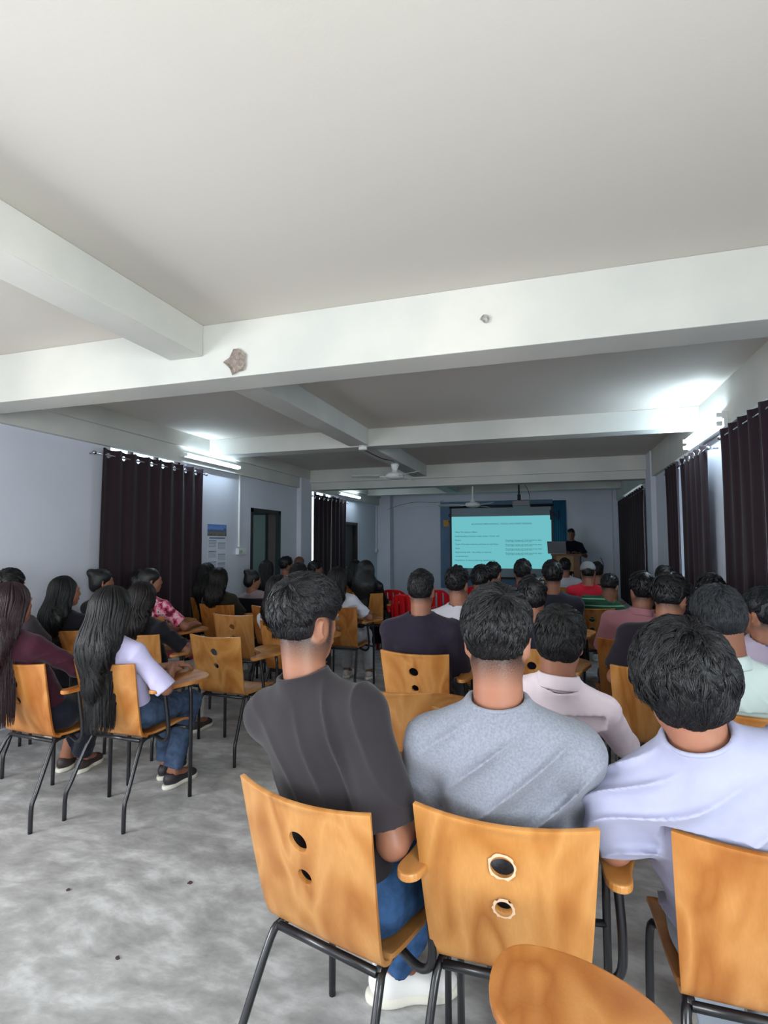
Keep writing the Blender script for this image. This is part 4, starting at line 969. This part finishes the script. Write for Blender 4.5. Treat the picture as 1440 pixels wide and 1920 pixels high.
person('person', (-.64, 4.27), 0, (-.70, 4.15, 1.332), 'person in a white T-shirt with a small dark neck print and thick black hair', (206, 204, 214), 'tee', (40, 40, 50), SK1, 'short', (14, 14, 18), hy=-16, g=1, vol=.012, seed=13)
person('person', (-.50, 5.0), 0, (-.60, 4.85, 1.312), 'person in black clothes with a bent black-haired head, right of the white T-shirt', (26, 24, 30), 'tee', (30, 30, 36), SK2, 'short', (13, 13, 17), hy=-30, hp=-12, g=1, vol=.014, seed=14)
person('person', (-.62, 6.12), 0, (-.62, 6.0, 1.307), 'person in a beige shirt in front of the lower left part of the slide', (150, 136, 104), 'tee', (40, 40, 50), SK2, 'short', (14, 14, 18), hy=-24, g=.96, vol=.008, seed=15)
person('person', (-.27, 5.72), 0, (-.29, 5.6, 1.348), 'person in a blue shirt with a white collar in front of the slide', (66, 92, 128), 'tee', (40, 40, 50), SK2, 'short', (14, 16, 20), g=1, vol=.010, seed=16)
person('person', (.0, 5.12), 0, (-.01, 5.0, 1.356), 'tall person in a dark slate T-shirt in front of the right edge of the slide', (46, 46, 58), 'tee', (40, 40, 50), SK2, 'short', (16, 16, 24), hy=14, g=1.05, vol=.010, seed=17)
person('person', (1.03, 6.12), 0, (1.06, 6.0, 1.281), 'person with black hair against the strip of bare wall between two right curtains', (30, 30, 36), 'tee', (40, 40, 50), SK2, 'short', (13, 13, 16), g=1, vol=.010, seed=18)
person('person', (.38, 7.12), 0, (.40, 7.0, 1.285), 'person in a red T-shirt wearing a grey cap', (190, 34, 52), 'tee', (40, 40, 50), SK2, 'short', (14, 14, 16), g=1, seed=19, cap=(140, 140, 142))
person('person', (.58, 7.92), 0, (.56, 7.8, 1.26), 'person with black hair showing just right of the grey cap', (40, 40, 46), 'tee', (40, 40, 50), SK2, 'short', (14, 14, 16), g=1, seed=20, vol=.006)
person('person', (.40, 6.06), 0, (.55, 6.02, 1.196), 'person in a green T-shirt with pale stripes, head bent down', (34, 70, 54), 'stripe', (40, 40, 50), SK2, 'short', (13, 13, 17), hp=-24, hy=-14, g=1.0, seed=21, vol=.008, bowed=.06, wide=1.1)
person('person', (.17, 8.72), 0, (.17, 8.6, 1.29), 'person in a white T-shirt directly in front of the lectern', (190, 190, 196), 'tee', (40, 40, 50), SK2, 'short', (14, 14, 18), g=1, seed=22, vol=.008)
# left block
person('person', (-2.82, 2.51), 0, (-2.90, 2.30, 1.295), 'person in a maroon long-sleeved top with very long straight brown hair, left edge', (62, 26, 40), 'tee', (30, 32, 44), SK1,
       'long', (52, 28, 36), sex='f', g=.96, res=M7, longsleeve=True, seed=31, hairlen=.44, strands=7000, arms='both', shoes=(60, 50, 50), hy=-4, legs={1: (-.06, .37, -.20, .42, 10), -1: (-.17, .36, -.33, .40, 10)})
person('person', (-2.36, 2.65), 0, (-2.37, 2.48, 1.268), 'person in a white short-sleeved top and blue jeans with long wavy black hair', (196, 190, 226), 'tee', (74, 92, 120), SK2,
       'long', (24, 23, 26), sex='f', g=.96, res=M7, seed=32, hairlen=.44, vol=.012, strands=9000, arms='both', sleeve=1.0, shoes=(46, 42, 48), hy=-6, hands={1: (.17, .10, .745), -1: (.08, .2, .75)}, legs={1: (.11, .36, .07, .26, -10), -1: (-.08, .36, -.06, .36, 0)})
person('person', (-3.62, 2.95), 0, (-3.62, 2.84, 1.341), 'person with short black hair cut off at the far left behind the maroon top', (60, 54, 60), 'tee', (40, 40, 50), SK1, 'short', (16, 16, 19), g=1, seed=33, vol=.008)
person('person', (-3.59, 3.46), 0, (-3.62, 3.30, 1.262), 'person in a black top with long straight black hair against the bare left wall', (26, 26, 34), 'tee', (30, 32, 40), SK1, 'long', (20, 22, 26), sex='f', g=.96, seed=34, hairlen=.30, strands=5000, hy=-24, res=M7)
person('person', (-4.0, 4.15), 0, (-4.02, 4.05, 1.285), 'person with black hair pinned in a pale clip beside the near edge of the curtain', (30, 28, 34), 'tee', (30, 32, 40), SK1, 'bun', (18, 18, 22), sex='f', g=.95, seed=35, hy=-35)
person('person', (-2.90, 3.47), 0, (-2.93, 3.35, 1.227), 'person in a black T-shirt and pale trousers with brown-black shoulder-length hair', (28, 27, 33), 'tee', (196, 190, 186), SK2, 'long', (34, 26, 28), sex='f', g=.95, res=M7, seed=36, hairlen=.10, strands=1800, arms='tab', shoes=(60, 50, 50), sleeve=.85, legsoff=-.04)
person('person', (-3.50, 4.25), 0, (-3.54, 4.13, 1.295), 'person in a pink floral dress in front of the dark curtain', (200, 80, 120), 'floral', (200, 90, 120), SK1, 'ponytail', (18, 18, 22), sex='f', g=.97, seed=37, hy=-38, hairlen=.25, arms='tab')
person('person', (-3.98, 4.72), 0, (-4.05, 4.6, 1.25), 'person in black almost lost against the dark curtain', (22, 20, 24), 'tee', (30, 30, 34), SK2, 'long', (13, 13, 15), sex='f', g=.95, seed=38, hairlen=.25)
person('person', (-3.98, 5.82), 0, (-4.04, 5.7, 1.279), 'person with a long black ponytail in front of the wall calendar', (22, 22, 24), 'tee', (30, 30, 34), SK2, 'long', (12, 12, 14), sex='f', g=.95, seed=39, hairlen=.40)
person('person', (-3.45, 5.27), 0, (-3.50, 5.15, 1.252), 'person in a dark olive top with straight dark brown hair, right of the calendar', (46, 44, 34), 'tee', (30, 30, 34), SK2, 'long', (26, 20, 20), sex='f', g=1.0, seed=40, hairlen=.12)
person('person', (-3.46, 6.0), 0, (-3.52, 5.88, 1.195), 'person in a pale mauve T-shirt with a short black ponytail on a black chair', (160, 142, 146), 'tee', (40, 40, 50), SK1, 'bun', (14, 16, 20), sex='f', g=.95, seed=41, hy=-45, hp=-10)
person('person', (-3.90, 7.12), 0, (-3.96, 7.0, 1.275), 'person in a mustard top with straight black hair in front of the open door', (176, 158, 104), 'tee', (40, 40, 50), SK1, 'long', (13, 13, 17), sex='f', g=.95, seed=42, hairlen=.2)
person('person', (-3.78, 7.42), 0, (-3.80, 7.3, 1.323), 'person in a dark maroon top with rounded black hair beside the open door frame', (70, 28, 36), 'tee', (40, 40, 50), SK2, 'short', (14, 14, 18), g=1, seed=43, hy=-40, vol=.01)
person('person', (-3.96, 8.22), 0, (-3.98, 8.1, 1.304), 'person with light brown hair in front of the left pillar', (60, 50, 50), 'tee', (40, 40, 50), SK1, 'short', (132, 88, 66), g=1, seed=44)
person('person', (-3.02, 6.32), 0, (-3.05, 6.2, 1.27), 'person with large loose black hair and a dark top, just left of the clipped head', (28, 26, 34), 'tee', (40, 40, 50), SK2, 'long', (13, 13, 18), sex='f', g=1, seed=45, hairlen=.2, vol=.01)
person('person', (-3.22, 7.32), 0, (-3.28, 7.2, 1.273), 'person in a light blue shirt facing right in front of the far left curtain', (120, 140, 176), 'tee', (40, 40, 50), SK2, 'short', (13, 13, 16), g=1, seed=46, hy=-50, vol=.008)
person('person', (-2.12, 5.42), 0, (-2.16, 5.3, 1.267), 'person in a white T-shirt with long dark hair, right of the clipped head', (206, 208, 220), 'tee', (180, 180, 184), SK2, 'long', (24, 17, 18), sex='f', g=.97, seed=47, hairlen=.12, arms='tab', shoes=(210, 200, 200))
person('person', (-2.92, 8.12), 0, (-2.96, 8.0, 1.256), 'person with dark hair just left of the black veil', (30, 26, 30), 'tee', (40, 40, 50), SK2, 'long', (14, 12, 14), sex='f', g=.96, seed=48, hairlen=.2)
person('person', (-2.34, 7.01), 0, (-2.40, 6.90, 1.28), 'person covered in a black veil and long black dress', (14, 14, 16), 'tee', (14, 14, 16), SK2, 'veil', (12, 12, 15), sex='f', g=1.0, seed=49, hairlen=.30, skirt=True, longsleeve=True, shoes=(200, 196, 196))
person('person', (-2.17, 4.34), 0, (-2.27, 4.22, 1.238), 'person in a white top with long black hair, hidden behind the clipped head', (210, 208, 214), 'tee', (50, 50, 60), SK2, 'long', (20, 18, 22), sex='f', g=.98, seed=50, hairlen=.22, strands=1200, wide=1.1)
person('person', (.42, 12.62, .15), 172, (.39, 12.5, 1.835), 'person in a black T-shirt speaking at the lectern beside the screen', (26, 26, 40), 'tee', (60, 52, 56), SK3,
       'short', (18, 16, 18), g=.97, seed=51, stand=True, arms='stand', hp=-6, hy=6, res=.009, group=None, shoes=(50, 46, 46))
for k_, (x, y, r_k) in enumerate([(-2.043, 1.923, .010), (-1.567, 2.119, .014), (-1.54, 1.672, .010)]):
    R_ = random.Random(k_); q = [(x+r_k*cos(t)*R_.uniform(.5, 1.1), y+r_k*.9*sin(t)*R_.uniform(.6, 1.2)) for t in np.linspace(0, 5.6, 8)]
    tag(MB().prism(q, .0005, .004).build('dried_leaf_scrap', mat('scrap_brown', (70, 58, 54), .9)), ['tiny dark scrap on the bare floor, nearest the left edge', 'tiny dark scrap on the floor, closest to the front left chair', 'tiny dark scrap on the floor, lowest of the three'][k_], 'litter', 'dark scraps on the floor')
# emblem on the lilac T-shirt, small print below the neck of the white one
def print_mark(pers, cx, cz, strokes, r, rgb, label):
    sh_ = [c for c in pers.children if c.name.startswith('shirt')][0]; mb = MB()
    for st in strokes:
        pts = []
        for (x, z) in st:
            ok, p, n, i = sh_.closest_point_on_mesh(Vector((cx+x, -.6, cz+z))); pts.append(tuple(p+Vector((0, -.001, 0))))
        mb.tube(pts, r, 5)
    m = mb.build('print', mat('print_%d_%d_%d' % rgb, rgb, .8), sh_); m['label'] = label
PP = {o['label']: o for o in COL.objects if o.get('category') == 'person'}
def who(t): return [o for k, o in PP.items() if t in k][0]
arc = lambda a0, a1, rx, rz, x=0, z=0: [(x+rx*cos(a0+(a1-a0)*k/10), z+rz*sin(a0+(a1-a0)*k/10)) for k in range(11)]
print_mark(who('pale lilac T-shirt'), -.055, 1.015, [arc(.4, 3.0, .075, .05), arc(3.4, 5.6, .06, .04, 0, -.02), [(-.06, .03), (-.03, -.03)], [(-.03, .03), (-.06, -.03)], arc(0, 6.28, .02, .02, .02, 0), [(.03, .05), (.06, -.04)]], .0022, (92, 88, 150), 'blue line emblem')
print_mark(who('small dark neck print'), 0, .985, [[(-.02, 0), (-.004, 0)], [(.004, 0), (.02, 0)], [(-.02, -.01), (-.004, -.008)], [(.004, -.01), (.02, -.008)]], .002, (60, 60, 66), 'small dark print')
# ---------------------------------------------------------------- chairs
T0 = (1, 1, 1); TD = (.92, .82, .70); TP = (1.02, 1.05, 1.1); TR = (.98, .80, .62); TB = (1.05, 1.0, .9)
for a in [(-.572, 1.527, -14.6, 'large tablet chair with round holes under the charcoal T-shirt, angled right', T0),
          (-.127, 1.57, 0, 'tablet chair with chipped round holes carrying the heather grey T-shirt', (1.06, 1.05, .98)),
          (.455, 1.615, 0, 'tablet chair without visible holes at the right end of the nearest row', (1, .93, .86)),
          (-.17, .82, 0, 'nearest tablet chair, only its rounded writing pad showing at the bottom edge', (1.0, .92, .82)),
          (-.71, 2.56, -3, 'empty tablet chair between the charcoal and the grey T-shirt', T0),
          (-.776, 3.38, -5, 'tablet chair with two dark holes carrying the upright black T-shirt', TB),
          (.50, 3.35, -2, 'plain-backed tablet chair left of the fluffy white T-shirt head', T0),
          (.765, 2.62, -6, 'tablet chair carrying the mint white shirt', (1, .9, .8)),
          (.49, 4.22, 0, 'tablet chair carrying the dusty pink shirt', TR),
          (.36, 6.02, 0, 'tablet chair carrying the green striped T-shirt', TD),
          (-.13, 3.75, -2, 'tablet chair with its hole showing past the bare neck of the grey T-shirt', T0),
          (.98, 3.25, 0, 'tablet chair carrying the lilac T-shirt', T0), (.98, 4.3, 0, 'tablet chair carrying the mauve T-shirt', TD), (.76, 3.82, 0, 'tablet chair carrying the person between pink and mauve shirts', TD),
          (-.64, 4.27, 0, 'tablet chair carrying the white T-shirt with a neck print', TD), (-.50, 5.0, 0, 'tablet chair carrying the bent head in black', TD),
          (-.62, 6.12, 0, 'tablet chair carrying the beige shirt', TD), (-.27, 5.72, 0, 'tablet chair carrying the blue shirt with white collar', TD), (.0, 5.12, 0, 'tablet chair carrying the tall slate T-shirt', TD),
          (1.03, 6.12, 0, 'tablet chair by the right wall between two curtains', TD), (.38, 7.12, 0, 'tablet chair carrying the red T-shirt and grey cap', TD), (.58, 7.92, 0, 'tablet chair behind the grey cap', TD), (.17, 8.72, 0, 'tablet chair directly before the lectern', TD),
          (-2.82, 2.51, -3, 'tablet chair at the left edge carrying the maroon top', (1, .9, .82)),
          (-2.36, 2.65, -2, 'tablet chair with hair hanging over it, carrying the white top and jeans', (1.0, .92, .82)),
          (-2.27, 3.55, -3, 'empty golden tablet chair right of the wavy black hair', (1.02, 1.02, .9)),
          (-2.81, 4.60, -2, 'empty pale tablet chair behind the golden one', (.96, .95, 1.0)),
          (-3.45, 5.27, 0, 'dark orange tablet chair carrying the dark olive top', TR),
          (-2.83, 5.30, 0, 'empty orange tablet chair just left of the hidden white top', TR),
          (-2.17, 4.34, 0, 'tablet chair carrying the hidden white top', (1, .92, .8)),
          (-3.59, 3.46, 0, 'tablet chair against the bare left wall carrying the black top', (1, .96, .92)),
          (-3.62, 2.95, 0, 'tablet chair hidden behind the maroon top', T0), (-4.0, 4.15, 0, 'tablet chair carrying the pinned hair beside the curtain', T0), (-2.90, 3.47, 0, 'tablet chair carrying the black T-shirt and pale trousers', T0),
          (-3.50, 4.25, 0, 'reddish tablet chair carrying the pink floral dress', TR), (-3.98, 4.72, 0, 'tablet chair in the dark by the curtain', TD), (-3.98, 5.82, 0, 'tablet chair carrying the long ponytail', TD),
          (-3.90, 7.12, 0, 'tablet chair carrying the mustard top', TD), (-3.78, 7.62, 0, 'tablet chair beside the open door frame', TD), (-3.96, 8.22, 0, 'tablet chair in front of the left pillar', TD), (-3.02, 6.32, 0, 'tablet chair carrying the large loose hair', TD),
          (-3.22, 7.32, 0, 'tablet chair carrying the light blue shirt', TD), (-2.12, 5.42, 0, 'tablet chair carrying the white T-shirt with long dark hair', TD), (-2.92, 8.12, 0, 'tablet chair left of the black veil', TD),
          (-2.34, 7.01, 0, 'tan tablet chair with two dark holes carrying the black veil', (1, .98, .85))]:
    chair(a[0], a[1], a[2], a[3], a[4])
ch2 = [q for q in COL.objects if q.get('label', '').startswith('tablet chair with chipped')][0]
for (z, r, yy) in ((.752, .0285, -.245), (.642, .0215, -.218)):
    R_ = random.Random(int(z*100)); pts = []; n = 26; V = []
    for k in range(n):
        a = 2*pi*k/n; e = R_.uniform(.0015, .0075)
        for q in (r-.001, r+e): V.append((q*cos(a), (q*sin(a))*-.28, q*sin(a)*1.02))
    mb = MB(); mb.add(V, [(2*k, 2*k+1, 2*((k+1) % n)+1, 2*((k+1) % n)) for k in range(n)])
    c = mb.build('chipped_rim', mat('bare_veneer', (214, 184, 156), .8), ch2); c['label'] = 'pale chipped veneer rim'; c.location = (0, yy-.0075, z); c.modifiers.new('t', 'SOLIDIFY').thickness = .0012
chair(-.06, 2.39, -2, 'black-backed chair carrying the pale pink shirt', black=True)
chair(-3.46, 6.0, 0, 'black-backed chair carrying the pale mauve T-shirt on the left', black=True)
# red moulded plastic armchairs
def red_chair():
    o = empty('red_plastic_chair'); V = []; n = 14; P = spline([(-.27, .86), (-.25, .8), (-.22, .65), (-.19, .5), (-.16, .44)], 4); nx = 18; Fc = []
    for i, (y, z) in enumerate(P):
        t = i/(len(P)-1); w = .20+.03*t
        for j in range(nx+1):
            s = -1+2*j/nx; zz = z-(.10*s**4 if t == 0 else .10*s**4*(1-t)); V.append((s*w, y+.09*s*s, zz))
    for i in range(len(P)-1):
        for j in range(nx):
            if 3 <= i <= len(P)-4 and (j % 4 in (1,)): continue
            Fc.append((i*(nx+1)+j, i*(nx+1)+j+1, (i+1)*(nx+1)+j+1, (i+1)*(nx+1)+j))
    mb = MB(); mb.add(V, Fc); b = mb.build('backrest', REDP, o, True); b.modifiers.new('s', 'SOLIDIFY').thickness = .012
    MB().box(-.22, .22, -.2, .24, .41, .435).build('seat', REDP, o, bevel=.01)
    for s in (-1, 1):
        MB().tube(spline([(s*.23, -.17, .62), (s*.27, -.1, .66), (s*.28, .1, .66), (s*.27, .21, .64), (s*.25, .22, .43)], 5), .02, 8).build('armrest', REDP, o, True)
        for y in (-.2, .21): MB().tube([(s*.21, y*.95, .42), (s*.25, y*1.15, 0)], [.03, .02], 8).build('leg', REDP, o, True)
    return o
RC = red_chair()
for k, (x, y, a, lb) in enumerate([(-2.13, 7.62, -10, 'red plastic armchair just right of the black veil'), (-1.80, 6.95, -4, 'red plastic armchair in the middle of the aisle group'), (-1.62, 7.75, 8, 'red plastic armchair behind the upright black T-shirt'),
                                   (-1.1, 8.6, 0, 'red plastic armchair in the far row under the left part of the slide'), (-.45, 9.6, 0, 'red plastic armchair in the far row under the right part of the slide')]):
    r = RC if k == 0 else dup(RC); r.location = (x, y, 0); r.rotation_euler = (0, 0, radians(a)); r.name = 'red_plastic_chair'
    tag(r, lb, 'chair', 'red plastic armchairs')
